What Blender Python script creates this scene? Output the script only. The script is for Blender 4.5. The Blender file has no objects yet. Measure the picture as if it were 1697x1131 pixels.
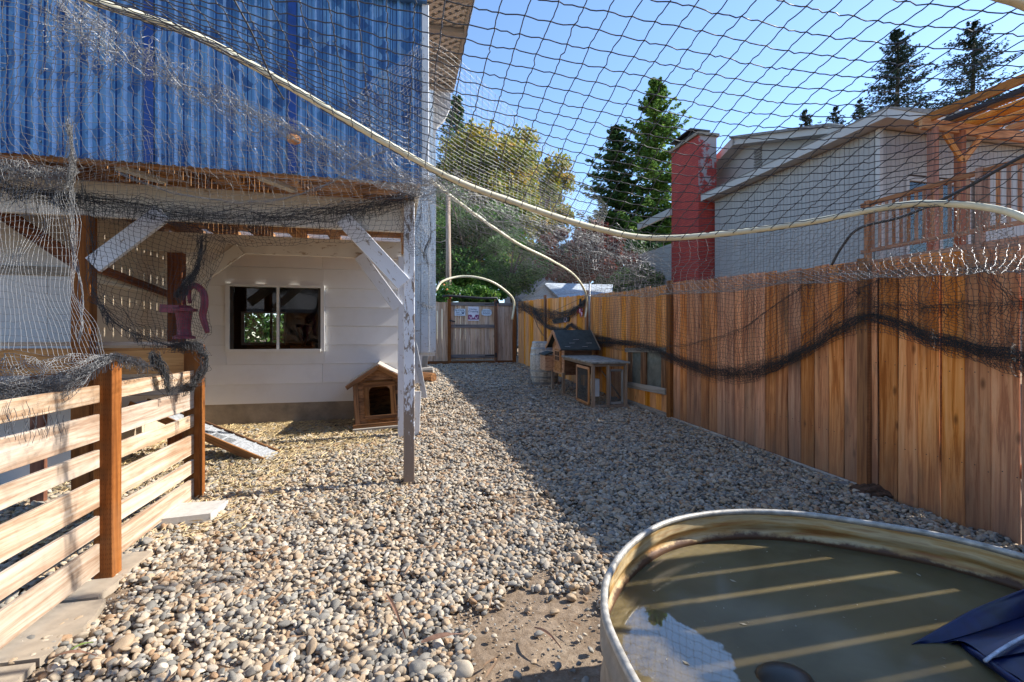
import bpy, math, random
import numpy as np
from mathutils import Vector, Matrix
random.seed(7); RNG = np.random.default_rng(11)
S = bpy.context.scene
COL = S.collection
R = math.radians
F = 800.0; CX = 848.5; HY = 562.0; CH = 1.30          # focal length in photo pixels, horizon, eye height

# ------------------------------------------------------------------ camera, sky, sun
cd = bpy.data.cameras.new('camera'); cam = bpy.data.objects.new('camera', cd); COL.objects.link(cam)
cam.location = (0, 0, CH); cam.rotation_euler = (R(90), 0, 0)
cd.sensor_width = 36; cd.lens = 36 * F / 1697; cd.shift_y = -3.5 / 1697
cd.clip_start = 0.05; cd.clip_end = 1500
S.camera = cam
SUN_AZ = math.atan2(0.97, 0.236); SUN_EL = R(36)       # azimuth measured from +Y towards +X
w = bpy.data.worlds.new('World'); S.world = w; w.use_nodes = True
nt = w.node_tree; nt.nodes.clear()
sky = nt.nodes.new('ShaderNodeTexSky'); sky.sky_type = 'NISHITA'; sky.sun_disc = False
sky.sun_elevation = SUN_EL; sky.sun_rotation = SUN_AZ; sky.altitude = 100; sky.air_density = 0.92; sky.dust_density = 0.15; sky.ozone_density = 4.0
bg = nt.nodes.new('ShaderNodeBackground'); bg.inputs[1].default_value = 0.14
wo = nt.nodes.new('ShaderNodeOutputWorld'); nt.links.new(sky.outputs[0], bg.inputs[0]); nt.links.new(bg.outputs[0], wo.inputs[0])
sd = bpy.data.lights.new('sun', 'SUN'); sd.energy = 4.4; sd.angle = R(0.5); sd.color = (1.0, 0.955, 0.88)
sun = bpy.data.objects.new('sun', sd); COL.objects.link(sun)
sdir = Vector((math.sin(SUN_AZ) * math.cos(SUN_EL), math.cos(SUN_AZ) * math.cos(SUN_EL), math.sin(SUN_EL)))
sun.rotation_euler = sdir.to_track_quat('Z', 'Y').to_euler(); sun.location = (8, 3, 9)
S.view_settings.view_transform = 'Standard'; S.view_settings.look = 'None'
S.view_settings.exposure = 1.25; S.view_settings.gamma = 1.0; S.view_settings.use_curve_mapping = False
S.cycles.max_bounces = 8; S.cycles.diffuse_bounces = 4; S.cycles.transparent_max_bounces = 12; S.cycles.caustics_refractive = False; S.cycles.caustics_reflective = False

# ------------------------------------------------------------------ coordinates
AU = Vector((0.9723, 0.2336, 0)); AV = Vector((-0.2336, 0.9723, 0)); UP = Vector((0, 0, 1))
def W(u, v, z=0.0): return AU * u + AV * v + UP * z
def P(px, py, Z): return Vector(((px - CX) / F * Z, Z, CH - (py - HY) * Z / F))
def PV(px, py, v):
    t = (px - CX) / F; return P(px, py, v / (0.9723 - 0.2336 * t))
def PU(px, py, u):
    t = (px - CX) / F; return P(px, py, u / (0.9723 * t + 0.2336))
FX0, FK = 3.937, 0.265                                 # right fence line x = FX0 - FK*y
def PF(px, py, off=0.0):
    t = (px - CX) / F; return P(px, py, (FX0 - off) / (t + FK))
FD = Vector((-FK, 1, 0)).normalized(); FN = Vector((-1, -FK, 0)).normalized()   # along the fence, and out of it into the yard
def G(y): 
    h = 0.052 * (y - 2.6)
    h = h if h > 0.02 else 0.02 * math.exp((h - 0.02) / 0.02) if h > -0.5 else 0
    return min(h, 1.0)
def toU(p): return p.x * 0.9723 + p.y * 0.2336
def toV(p): return -p.x * 0.2336 + p.y * 0.9723

# ------------------------------------------------------------------ node helpers
def newmat(name):
    m = bpy.data.materials.new(name); m.use_nodes = True
    n = m.node_tree.nodes; b = n['Principled BSDF']; return m, n, m.node_tree.links, b
def N(n, t, **k):
    x = n.new(t)
    for a, v in k.items(): setattr(x, a, v)
    return x
def ramp(n, cols, interp='LINEAR'):
    r = n.new('ShaderNodeValToRGB'); r.color_ramp.interpolation = interp
    e = r.color_ramp.elements
    while len(e) < len(cols): e.new(0.5)
    for i, (p, c) in enumerate(cols):
        e[i].position = p; e[i].color = (*c, 1) if len(c) == 3 else c
    return r
def mixc(n, l, fac, a, b, mode='MIX'):
    m = n.new('ShaderNodeMix'); m.data_type = 'RGBA'; m.blend_type = mode
    for s, v in ((0, fac), (6, a), (7, b)):
        if isinstance(v, (int, float)): m.inputs[s].default_value = v
        elif isinstance(v, tuple): m.inputs[s].default_value = (*v, 1)
        else: l.new(v, m.inputs[s])
    return m.outputs[2]
def coords(n, l, scale, rnd=20.0, src='Object'):
    tc = n.new('ShaderNodeTexCoord'); oi = n.new('ShaderNodeObjectInfo')
    mul = N(n, 'ShaderNodeMath', operation='MULTIPLY'); mul.inputs[1].default_value = rnd; l.new(oi.outputs['Random'], mul.inputs[0])
    add = N(n, 'ShaderNodeVectorMath', operation='ADD'); l.new(tc.outputs[src], add.inputs[0]); l.new(mul.outputs[0], add.inputs[1])
    mp = n.new('ShaderNodeMapping'); mp.inputs['Scale'].default_value = scale; l.new(add.outputs[0], mp.inputs[0])
    return mp.outputs[0], oi, tc, add.outputs[0]
def noise(n, l, vec, scale=1.0, detail=5, rough=0.6, dist=0.0):
    x = n.new('ShaderNodeTexNoise'); x.inputs['Scale'].default_value = scale; x.inputs['Detail'].default_value = detail
    x.inputs['Roughness'].default_value = rough; x.inputs['Distortion'].default_value = dist; l.new(vec, x.inputs['Vector']); return x.outputs['Fac']
def bump(n, l, b, h, strength=0.3, dist=0.004):
    x = n.new('ShaderNodeBump'); x.inputs['Strength'].default_value = strength; x.inputs['Distance'].default_value = dist
    l.new(h, x.inputs['Height']); l.new(x.outputs[0], b.inputs['Normal'])
def hsv(n, l, col, oi, lo=0.8, hi=1.15):
    mr = n.new('ShaderNodeMapRange'); mr.inputs['To Min'].default_value = lo; mr.inputs['To Max'].default_value = hi
    mm = N(n, 'ShaderNodeMath', operation='FRACT'); m2 = N(n, 'ShaderNodeMath', operation='MULTIPLY'); m2.inputs[1].default_value = 7.31
    l.new(oi.outputs['Random'], m2.inputs[0]); l.new(m2.outputs[0], mm.inputs[0]); l.new(mm.outputs[0], mr.inputs[0])
    h = n.new('ShaderNodeHueSaturation'); l.new(mr.outputs[0], h.inputs['Value']); l.new(col, h.inputs['Color'])
    mr2 = n.new('ShaderNodeMapRange'); mr2.inputs['To Min'].default_value = 0.86; mr2.inputs['To Max'].default_value = 1.12; l.new(oi.outputs['Random'], mr2.inputs[0]); l.new(mr2.outputs[0], h.inputs['Saturation'])
    return h.outputs[0]

def wood(name, c1, c2, c3=None, axis='x', rough=0.75, lo=0.78, hi=1.15, dirt=None, dirtamt=0.5, knots=True, spec=0.25, weather_z=None, marks=False):
    m, n, l, b = newmat(name)
    sc = {'x': (1.2, 26, 26), 'y': (26, 1.2, 26), 'z': (26, 26, 1.2)}[axis]
    v, oi, tc, raw = coords(n, l, sc)
    g = noise(n, l, v, 1.0, 8, 0.68, 0.6)
    r = ramp(n, [(0.34, tuple(x * .8 for x in c1)), (0.42, c1), (0.52, c2), (0.66, c3 or c2)]); l.new(g, r.inputs[0]); col = r.outputs[0]
    sc2 = {'x': (1.6, 5, 5), 'y': (5, 1.6, 5), 'z': (5, 5, 1.6)}[axis]
    mp2 = n.new('ShaderNodeMapping'); mp2.inputs['Scale'].default_value = sc2; l.new(raw, mp2.inputs[0])
    bl = noise(n, l, mp2.outputs[0], 1.0, 4, 0.55)
    d = dirt or tuple(x * 0.45 for x in c1)
    mr = n.new('ShaderNodeMapRange'); mr.inputs['From Min'].default_value = 0.52; mr.inputs['From Max'].default_value = 0.75; mr.inputs['To Max'].default_value = dirtamt; l.new(bl, mr.inputs[0])
    col = mixc(n, l, mr.outputs[0], col, d)
    if knots:
        mp3 = n.new('ShaderNodeMapping'); mp3.inputs['Scale'].default_value = {'x': (2.6, 6.5, 6.5), 'y': (6.5, 2.6, 6.5), 'z': (6.5, 6.5, 2.6)}[axis]; l.new(raw, mp3.inputs[0])
        vo = n.new('ShaderNodeTexVoronoi'); vo.inputs['Scale'].default_value = 1.0; l.new(mp3.outputs[0], vo.inputs['Vector'])
        k = n.new('ShaderNodeMapRange'); k.inputs['From Min'].default_value = 0.04; k.inputs['From Max'].default_value = 0.13; k.inputs['To Min'].default_value = 0.75; k.inputs['To Max'].default_value = 0; l.new(vo.outputs['Distance'], k.inputs[0])
        col = mixc(n, l, k.outputs[0], col, tuple(x * 0.3 for x in c1))
    if weather_z:      # grey dirt splashed up from the ground, by real height above it along the board
        sep = n.new('ShaderNodeSeparateXYZ'); l.new(tc.outputs['Object'], sep.inputs[0])
        a1 = N(n, 'ShaderNodeMath', operation='ADD'); m3 = N(n, 'ShaderNodeMath', operation='MULTIPLY'); m3.inputs[1].default_value = 0.9
        l.new(bl, m3.inputs[0]); l.new(sep.outputs['X'], a1.inputs[0]); l.new(m3.outputs[0], a1.inputs[1])
        k = n.new('ShaderNodeMapRange'); k.inputs['From Min'].default_value = weather_z[0]; k.inputs['From Max'].default_value = weather_z[1]; k.inputs['To Min'].default_value = 0.85; k.inputs['To Max'].default_value = 0; l.new(a1.outputs[0], k.inputs[0])
        col = mixc(n, l, k.outputs[0], col, weather_z[2])
    h = g
    if marks:          # the rows of incising slits pressed into treated timber
        mp4 = n.new('ShaderNodeMapping'); mp4.inputs['Scale'].default_value = (38, 110, 110); l.new(tc.outputs['Object'], mp4.inputs[0])
        vo = n.new('ShaderNodeTexVoronoi'); vo.inputs['Randomness'].default_value = 0.25; vo.inputs['Scale'].default_value = 1.0; l.new(mp4.outputs[0], vo.inputs['Vector'])
        k = n.new('ShaderNodeMapRange'); k.inputs['From Min'].default_value = 0.15; k.inputs['From Max'].default_value = 0.3; k.inputs['To Min'].default_value = 0.45; k.inputs['To Max'].default_value = 0; l.new(vo.outputs['Distance'], k.inputs[0])
        col = mixc(n, l, k.outputs[0], col, tuple(x * 0.35 for x in c1))
    l.new(hsv(n, l, col, oi, lo, hi), b.inputs['Base Color'])
    b.inputs['Roughness'].default_value = rough; b.inputs['Specular IOR Level'].default_value = spec
    bump(n, l, b, h, 0.5, 0.003)
    return m

def paint(name, c, chips=None, amt=0.5, rough=0.55, dirt=(0.3, 0.27, 0.23), dirtamt=0.35, scale=9, foot=None):
    m, n, l, b = newmat(name)
    v, oi, tc, raw = coords(n, l, (1, 1, 1), 5)
    a = noise(n, l, raw, 2.2, 6, 0.65)
    mr = n.new('ShaderNodeMapRange'); mr.inputs['From Min'].default_value = 0.5; mr.inputs['From Max'].default_value = 0.8; mr.inputs['To Max'].default_value = dirtamt; l.new(a, mr.inputs[0])
    col = mixc(n, l, mr.outputs[0], c, dirt)
    h = a
    if chips:
        mp = n.new('ShaderNodeMapping'); mp.inputs['Scale'].default_value = (0.35, 1, 1); l.new(raw, mp.inputs[0])
        c2 = noise(n, l, mp.outputs[0], scale * 3, 7, 0.72, 0.4)
        if foot:
            sp = n.new('ShaderNodeSeparateXYZ'); l.new(tc.outputs['Object'], sp.inputs[0]); fr_ = n.new('ShaderNodeMapRange'); fr_.inputs['From Min'].default_value = foot[0]; fr_.inputs['From Max'].default_value = foot[1]; fr_.inputs['To Min'].default_value = .22; fr_.inputs['To Max'].default_value = 0; l.new(sp.outputs['X'], fr_.inputs[0])
            ad_ = N(n, 'ShaderNodeMath', operation='ADD'); l.new(c2, ad_.inputs[0]); l.new(fr_.outputs[0], ad_.inputs[1]); c2 = ad_.outputs[0]
        k = n.new('ShaderNodeMapRange'); k.inputs['From Min'].default_value = 0.62 - amt * 0.2; k.inputs['From Max'].default_value = 0.64 - amt * 0.2; l.new(c2, k.inputs[0])
        col = mixc(n, l, k.outputs[0], col, chips); h = k.outputs[0]
    l.new(hsv(n, l, col, oi, 0.93, 1.05), b.inputs['Base Color'])
    b.inputs['Roughness'].default_value = rough; b.inputs['Specular IOR Level'].default_value = 0.3
    bump(n, l, b, h, 0.25, 0.002)
    return m

def plain(name, c, rough=0.6, metal=0.0, spec=0.4, var=0.25, scale=12, bmp=0.2):
    m, n, l, b = newmat(name)
    v, oi, tc, raw = coords(n, l, (1, 1, 1), 5)
    a = noise(n, l, raw, scale, 6, 0.65)
    r = ramp(n, [(0.3, tuple(x * (1 - var) for x in c)), (0.7, tuple(min(1, x * (1 + var)) for x in c))]); l.new(a, r.inputs[0])
    l.new(r.outputs[0], b.inputs['Base Color']); b.inputs['Roughness'].default_value = rough; b.inputs['Metallic'].default_value = metal; b.inputs['Specular IOR Level'].default_value = spec
    bump(n, l, b, a, bmp, 0.004)
    return m

def leafmat(name, cols, trans=0.35, nscale=0.6):
    m, n, l, b = newmat(name)
    geo = n.new('ShaderNodeNewGeometry'); tc = n.new('ShaderNodeTexCoord')
    a = noise(n, l, tc.outputs['Object'], nscale, 3, 0.5)
    ad = N(n, 'ShaderNodeMath', operation='MULTIPLY_ADD'); ad.inputs[1].default_value = 0.55; l.new(geo.outputs['Random Per Island'], ad.inputs[0])
    sb = N(n, 'ShaderNodeMath', operation='MULTIPLY_ADD'); sb.inputs[1].default_value = 1.3; sb.inputs[2].default_value = -0.42; l.new(a, sb.inputs[0]); l.new(sb.outputs[0], ad.inputs[2])
    r = ramp(n, cols); l.new(ad.outputs[0], r.inputs[0])
    l.new(r.outputs[0], b.inputs['Base Color']); b.inputs['Roughness'].default_value = 0.55; b.inputs['Specular IOR Level'].default_value = 0.3
    tr = n.new('ShaderNodeBsdfTranslucent'); l.new(r.outputs[0], tr.inputs['Color'])
    mx = n.new('ShaderNodeMixShader'); mx.inputs[0].default_value = trans
    l.new(b.outputs[0], mx.inputs[1]); l.new(tr.outputs[0], mx.inputs[2]); l.new(mx.outputs[0], n['Material Output'].inputs['Surface'])
    return m

# ------------------------------------------------------------------ mesh helpers
WM = {}
def reg(o, M): WM[o.name] = M.copy()
def thing(name, label, cat, loc=(0, 0, 0), group=None):
    o = bpy.data.objects.new(name, None); COL.objects.link(o); o.empty_display_size = 0.1
    o.location = loc; o['label'] = label; o['category'] = cat
    if group: o['group'] = group
    reg(o, Matrix.Translation(Vector(loc))); return o
def tag(o, label, cat, group=None):
    o['label'] = label; o['category'] = cat
    if group: o['group'] = group
    return o
def place(o, M, parent=None):
    reg(o, M)
    if parent is not None:
        o.parent = parent; o.matrix_local = WM[parent.name].inverted() @ M
    else: o.matrix_world = M
def obj(name, verts, faces, mat, parent=None, origin=None, smooth=False, kind=None, label=None):
    """one mesh from WORLD coordinates; its origin goes to `origin` (default: base centre)"""
    V = np.asarray(verts, dtype=float).reshape(-1, 3)
    if origin is None:
        mn, mx = V.min(0), V.max(0); origin = ((mn[0] + mx[0]) / 2, (mn[1] + mx[1]) / 2, mn[2])
    origin = Vector(origin); V = V - np.array(origin)
    me = bpy.data.meshes.new(name)
    if isinstance(faces, np.ndarray):
        nf, k = faces.shape
        me.vertices.add(len(V)); me.vertices.foreach_set('co', V.ravel())
        me.loops.add(nf * k); me.loops.foreach_set('vertex_index', faces.ravel().astype(np.int32))
        me.polygons.add(nf); me.polygons.foreach_set('loop_start', np.arange(0, nf * k, k, dtype=np.int32))
        me.update(calc_edges=True)
    else:
        me.from_pydata(V.tolist(), [], faces); me.update()
    if smooth: me.polygons.foreach_set('use_smooth', [True] * len(me.polygons))
    if isinstance(mat, (list, tuple)):
        for x in mat: me.materials.append(x)
    else: me.materials.append(mat)
    o = bpy.data.objects.new(name, me); COL.objects.link(o)
    place(o, Matrix.Translation(origin), parent)
    if kind: o['kind'] = kind
    if label: o['label'] = label
    return o
class MB:
    def __init__(s): s.v = []; s.f = []
    def add(s, vs, fs):
        k = len(s.v); s.v += [tuple(x) for x in vs]; s.f += [tuple(i + k for i in f) for f in fs]; return s
    def hexa(s, p):     # 8 points: bottom ring 0-3, top ring 4-7
        return s.add(p, [(3, 2, 1, 0), (4, 5, 6, 7), (0, 1, 5, 4), (1, 2, 6, 5), (2, 3, 7, 6), (3, 0, 4, 7)])
    def box(s, u0, u1, v0, v1, z0, z1):
        return s.hexa([W(u0, v0, z0), W(u1, v0, z0), W(u1, v1, z0), W(u0, v1, z0), W(u0, v0, z1), W(u1, v0, z1), W(u1, v1, z1), W(u0, v1, z1)])
    def beam(s, p0, p1, w, t, side):
        p0 = Vector(p0); p1 = Vector(p1); d = (p1 - p0).normalized(); side = Vector(side)
        a = (side - d * side.dot(d)).normalized() * (w / 2); c = d.cross(a).normalized() * (t / 2)
        return s.hexa([p0 - a - c, p0 + a - c, p0 + a + c, p0 - a + c, p1 - a - c, p1 + a - c, p1 + a + c, p1 - a + c])
    def tube(s, pts, r, n=8, closed=False, caps=True):
        pts = [Vector(p) for p in pts]; m = len(pts); k = len(s.v); prev = None
        for i, p in enumerate(pts):
            a = pts[(i - 1) % m] if closed or i > 0 else p; b = pts[(i + 1) % m] if closed or i < m - 1 else p
            d = (b - a).normalized()
            ref = prev if prev is not None else (UP if abs(d.z) < 0.9 else Vector((1, 0, 0)))
            x = (ref - d * ref.dot(d)).normalized(); prev = x; y = d.cross(x)
            rr = r[i] if isinstance(r, (list, tuple)) else r
            for j in range(n):
                t = 2 * math.pi * j / n; s.v.append(tuple(p + x * math.cos(t) * rr + y * math.sin(t) * rr))
        for i in range(m if closed else m - 1):
            for j in range(n):
                q = (i + 1) % m; s.f.append((k + i * n + j, k + i * n + (j + 1) % n, k + q * n + (j + 1) % n, k + q * n + j))
        if not closed and caps:
            s.f.append(tuple(k + j for j in range(n))[::-1]); s.f.append(tuple(k + (m - 1) * n + j for j in range(n)))
        return s
    def prism(s, poly, off):     # planar polygon extruded by a vector
        n = len(poly); poly = [Vector(p) for p in poly]; off = Vector(off)
        return s.add(poly + [p + off for p in poly], [tuple(range(n))[::-1], tuple(range(n, 2 * n))] + [(i, (i + 1) % n, (i + 1) % n + n, i + n) for i in range(n)])
    def build(s, name, mat, parent=None, **k): return obj(name, s.v, s.f, mat, parent, **k)

_bc = {}
def bevmesh(L, w, t, b, mat, var=0):
    key = (round(L, 3), round(w, 3), round(t, 3), b, mat.name, var)
    if key in _bc: return _bc[key]
    rr = random.Random(hash(key[:3]) + var)
    vs, fs = [], []; b = min(b, t * 0.3, w * 0.3)
    prof = [(-w / 2 + b, -t / 2), (w / 2 - b, -t / 2), (w / 2, -t / 2 + b), (w / 2, t / 2 - b), (w / 2 - b, t / 2), (-w / 2 + b, t / 2), (-w / 2, t / 2 - b), (-w / 2, -t / 2 + b)]
    seg = 3 if var else 1
    for i in range(seg + 1):
        x = L * i / seg; dy = rr.uniform(-1, 1) * 0.0025 * var * (0 < i < seg); dz = rr.uniform(-1, 1) * 0.002 * var * (0 < i < seg)
        vs += [(x, y + dy, z + dz) for y, z in prof]
    for i in range(seg):
        fs += [(i * 8 + j, i * 8 + (j + 1) % 8, i * 8 + 8 + (j + 1) % 8, i * 8 + 8 + j) for j in range(8)]
    fs += [tuple(range(8))[::-1], tuple(range(seg * 8, seg * 8 + 8))]
    me = bpy.data.meshes.new('board'); me.from_pydata(vs, [], fs); me.update(); me.materials.append(mat); _bc[key] = me
    return me
def board(name, p0, p1, w, t, side, mat, parent=None, b=0.003, var=0, label=None):
    """a board whose local X runs from p0 to p1, width along `side`; mesh data are shared between alike boards"""
    p0 = Vector(p0); p1 = Vector(p1); d = (p1 - p0); L = d.length; d.normalize(); side = Vector(side)
    y = (side - d * side.dot(d)).normalized(); z = d.cross(y)
    me = bevmesh(L, w, t, b, mat, var); o = bpy.data.objects.new(name, me); COL.objects.link(o)
    M = Matrix.Identity(4)
    for i in range(3): M[i][0] = d[i]; M[i][1] = y[i]; M[i][2] = z[i]; M[i][3] = p0[i]
    place(o, M, parent)
    if label: o['label'] = label
    return o
def cat(P, t):
    """Catmull-Rom along axis 0 of P at parameters t in 0..len-1"""
    P = np.asarray(P, float); n = len(P); t = np.clip(np.asarray(t, float), 0, n - 1 - 1e-9); i = t.astype(int); f = t - i
    Q = np.concatenate([[2 * P[0] - P[1]], P, [2 * P[-1] - P[-2]]]); a, b, c, d = Q[i], Q[i + 1], Q[i + 2], Q[i + 3]
    f = f.reshape((-1,) + (1,) * (P.ndim - 1))
    return 0.5 * (2 * b + (c - a) * f + (2 * a - 5 * b + 4 * c - d) * f ** 2 + (3 * b - a - 3 * c + d) * f ** 3)
def smooth_path(pts, n): return [Vector(p) for p in cat([tuple(p) for p in pts], np.linspace(0, len(pts) - 1, n))]
def cards(C, D, Nn, L, Wd):
    """leaf cards: centres C, long directions D, normals Nn, lengths L, widths Wd -> verts, quad faces (a folded diamond)"""
    D = D / np.linalg.norm(D, axis=1, keepdims=True); X = np.cross(D, Nn); X /= np.linalg.norm(X, axis=1, keepdims=True) + 1e-9
    L = L[:, None]; Wd = Wd[:, None]
    V = np.stack([C - D * L / 2, C + X * Wd / 2, C + D * L / 2, C - X * Wd / 2], 1).reshape(-1, 3)
    return V, np.arange(len(V), dtype=np.int32).reshape(-1, 4)
# ------------------------------------------------------------------ materials
M_fence = wood('cedar_fence', (0.47, 0.158, 0.054), (0.72, 0.295, 0.112), (0.83, 0.405, 0.18), lo=0.74, hi=1.18, dirt=(0.19, 0.105, 0.06), dirtamt=0.85, weather_z=(0.22, 1.15, (0.17, 0.125, 0.09)))
M_fencenew = wood('fresh_cedar_fence', (0.56, 0.20, 0.048), (0.76, 0.33, 0.085), (0.84, 0.42, 0.13), lo=0.86, hi=1.1, dirt=(0.40, 0.19, 0.07), dirtamt=0.5)
M_fencepost = wood('treated_fence_post', (0.22, 0.09, 0.035), (0.33, 0.14, 0.05), (0.40, 0.18, 0.07), marks=True)
M_gate = wood('weathered_gate_board', (0.46, 0.30, 0.20), (0.64, 0.45, 0.32), (0.74, 0.57, 0.43), lo=0.8, hi=1.15, dirt=(0.24, 0.13, 0.07), dirtamt=0.7)
M_gaterail = wood('grey_gate_rail', (0.13, 0.11, 0.11), (0.21, 0.18, 0.17), (0.28, 0.24, 0.22), lo=0.9, hi=1.1)
M_post = wood('treated_post', (0.16, 0.06, 0.022), (0.235, 0.09, 0.034), (0.30, 0.13, 0.05), marks=True, dirt=(0.20, 0.12, 0.07), dirtamt=0.5, lo=0.85, hi=1.05)
M_postdark = wood('dark_red_brown_post', (0.14, 0.05, 0.025), (0.22, 0.08, 0.035), (0.28, 0.11, 0.045))
M_slat = wood('new_pine_slat', (0.34, 0.22, 0.14), (0.47, 0.36, 0.26), (0.56, 0.46, 0.37), lo=0.80, hi=1.06, dirt=(0.26, 0.15, 0.08), dirtamt=0.8)
M_joist = wood('deck_joist_brown', (0.32, 0.15, 0.06), (0.50, 0.26, 0.11), (0.60, 0.34, 0.15), lo=0.75, hi=1.15)
M_deck = wood('deck_board_underside', (0.30, 0.15, 0.06), (0.46, 0.25, 0.11), (0.55, 0.31, 0.15), lo=0.7, hi=1.2)
M_dog = wood('doghouse_pine', (0.13, 0.058, 0.025), (0.25, 0.115, 0.045), (0.36, 0.18, 0.075), dirt=(0.05, 0.028, 0.016), dirtamt=1.0)
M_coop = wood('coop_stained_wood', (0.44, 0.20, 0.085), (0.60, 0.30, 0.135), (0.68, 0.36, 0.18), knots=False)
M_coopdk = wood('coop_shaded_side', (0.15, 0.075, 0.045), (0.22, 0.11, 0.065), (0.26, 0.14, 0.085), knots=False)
M_cooptrim = wood('coop_worn_frame', (0.27, 0.19, 0.13), (0.38, 0.27, 0.19), (0.46, 0.34, 0.25), knots=False)
M_barrel = wood('weathered_oak_stave', (0.42, 0.36, 0.29), (0.62, 0.56, 0.48), (0.72, 0.66, 0.58), knots=False, dirt=(0.22, 0.15, 0.09))
M_greywood = wood('weathered_grey_wood', (0.26, 0.23, 0.19), (0.40, 0.36, 0.31), (0.50, 0.46, 0.40))
M_perg = wood('pergola_cedar', (0.36, 0.15, 0.045), (0.50, 0.23, 0.075), (0.60, 0.30, 0.11), lo=0.9)
M_redpost = wood('porch_red_post', (0.24, 0.09, 0.05), (0.33, 0.13, 0.07), (0.38, 0.16, 0.09))
M_rail = wood('deck_rail_brown', (0.24, 0.10, 0.05), (0.36, 0.17, 0.09), (0.44, 0.23, 0.13))
M_white = paint('white_siding_paint', (0.76, 0.74, 0.715), dirt=(0.50, 0.44, 0.37), dirtamt=0.3)
M_white2 = paint('white_trim_paint', (0.74, 0.73, 0.71), chips=(0.34, 0.27, 0.2), amt=0.12)
M_beam = paint('cream_beam_paint', (0.66, 0.60, 0.50), chips=(0.38, 0.29, 0.2), amt=0.12, dirtamt=0.5)
M_peel = paint('peeling_white_paint', (0.70, 0.71, 0.73), chips=(0.24, 0.19, 0.15), amt=0.45, scale=9, dirtamt=0.2, foot=(.25, .95))
M_brace = paint('white_brace_paint', (0.72, 0.73, 0.76), chips=(0.35, 0.29, 0.23), amt=0.1)
M_grey = paint('pale_grey_shed_siding', (0.64, 0.64, 0.63), dirtamt=0.3)
M_tan = paint('tan_inner_siding', (0.58, 0.47, 0.34), dirtamt=0.4)
M_nsid = paint('neighbour_grey_siding', (0.34, 0.33, 0.315), dirtamt=0.15)
M_nsid2 = paint('neighbour_trim_paint', (0.44, 0.425, 0.40), dirtamt=0.3)
M_conc = plain('foundation_concrete', (0.26, 0.215, 0.165), 0.9, var=0.3, scale=5)
M_slab = plain('pale_concrete_paver', (0.44, 0.42, 0.385), 0.9, var=0.12, scale=30)
M_sand = plain('sandy_edging_slab', (0.33, 0.27, 0.20), 0.95, var=0.15, scale=10)
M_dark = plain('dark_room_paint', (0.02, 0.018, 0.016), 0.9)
M_black = plain('black_iron', (0.02, 0.02, 0.022), 0.5)
M_shing = plain('grey_shingle', (0.20, 0.19, 0.18), 0.95, var=0.4, scale=20, bmp=0.6)
M_pipe = plain('yellowed_white_pvc', (0.74, 0.67, 0.46), 0.4, var=0.12, scale=9, bmp=0.05)
M_conduit = plain('grey_conduit', (0.30, 0.31, 0.33), 0.4, metal=0.3)
M_vinyl = plain('white_window_vinyl', (0.74, 0.73, 0.70), 0.4, var=0.04)
M_pump = plain('faded_magenta_pump_paint', (0.20, 0.03, 0.045), 0.5, var=0.35, scale=14)
M_screen = plain('dark_wire_screen', (0.07, 0.07, 0.065), 0.6)
M_tar = plain('green_black_felt_roof', (0.045, 0.055, 0.052), 0.85, var=0.35)
M_bark = wood('tree_bark', (0.07, 0.05, 0.035), (0.13, 0.10, 0.07), axis='z', knots=False)
M_pole = wood('utility_pole_wood', (0.20, 0.14, 0.10), (0.32, 0.24, 0.18), axis='z', knots=False)
M_orange = plain('plain_orange_skin', (0.55, 0.22, 0.06), 0.5)
M_blueplas = plain('dark_blue_plastic', (0.003, 0.010, 0.050), 0.35, var=0.7, scale=9, spec=0.35, bmp=0.15)
M_hoop = plain('grey_barrel_hoop', (0.33, 0.33, 0.33), 0.5, metal=0.6)
M_poly = plain('yellowed_roof_panel', (0.72, 0.60, 0.30), 0.4, var=0.08)
M_red = plain('red_pepper_ornament', (0.35, 0.03, 0.03), 0.4)

def netmat(name, c, rough=0.38):
    m, n, l, b = newmat(name); b.inputs['Base Color'].default_value = (*c, 1); b.inputs['Roughness'].default_value = rough; b.inputs['Specular IOR Level'].default_value = 0.9
    return m
M_net = netmat('black_twine', (0.030, 0.032, 0.040), .45); M_netg = netmat('faded_sunlit_twine', (0.20, 0.197, 0.195)); M_netd = netmat('tarred_black_twine', (0.018, 0.017, 0.018), 0.7)  # the faded twine is painted paler for strings that the sun catches
def glassmat():
    m, n, l, b = newmat('window_glass'); b.inputs['Base Color'].default_value = (1, 1, 1, 1); b.inputs['Roughness'].default_value = 0.02
    b.inputs['Transmission Weight'].default_value = 1.0; b.inputs['IOR'].default_value = 1.45
    tr = n.new('ShaderNodeBsdfTransparent'); gl = n.new('ShaderNodeBsdfGlossy'); gl.inputs['Roughness'].default_value = 0.01
    fr = n.new('ShaderNodeFresnel'); fr.inputs[0].default_value = 1.6
    ml = N(n, 'ShaderNodeMath', operation='MULTIPLY'); ml.inputs[1].default_value = 1.0; l.new(fr.outputs[0], ml.inputs[0])
    mx = n.new('ShaderNodeMixShader'); l.new(ml.outputs[0], mx.inputs[0]); l.new(tr.outputs[0], mx.inputs[1]); l.new(gl.outputs[0], mx.inputs[2]); l.new(mx.outputs[0], n['Material Output'].inputs['Surface'])
    return m
M_glass = glassmat()

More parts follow.
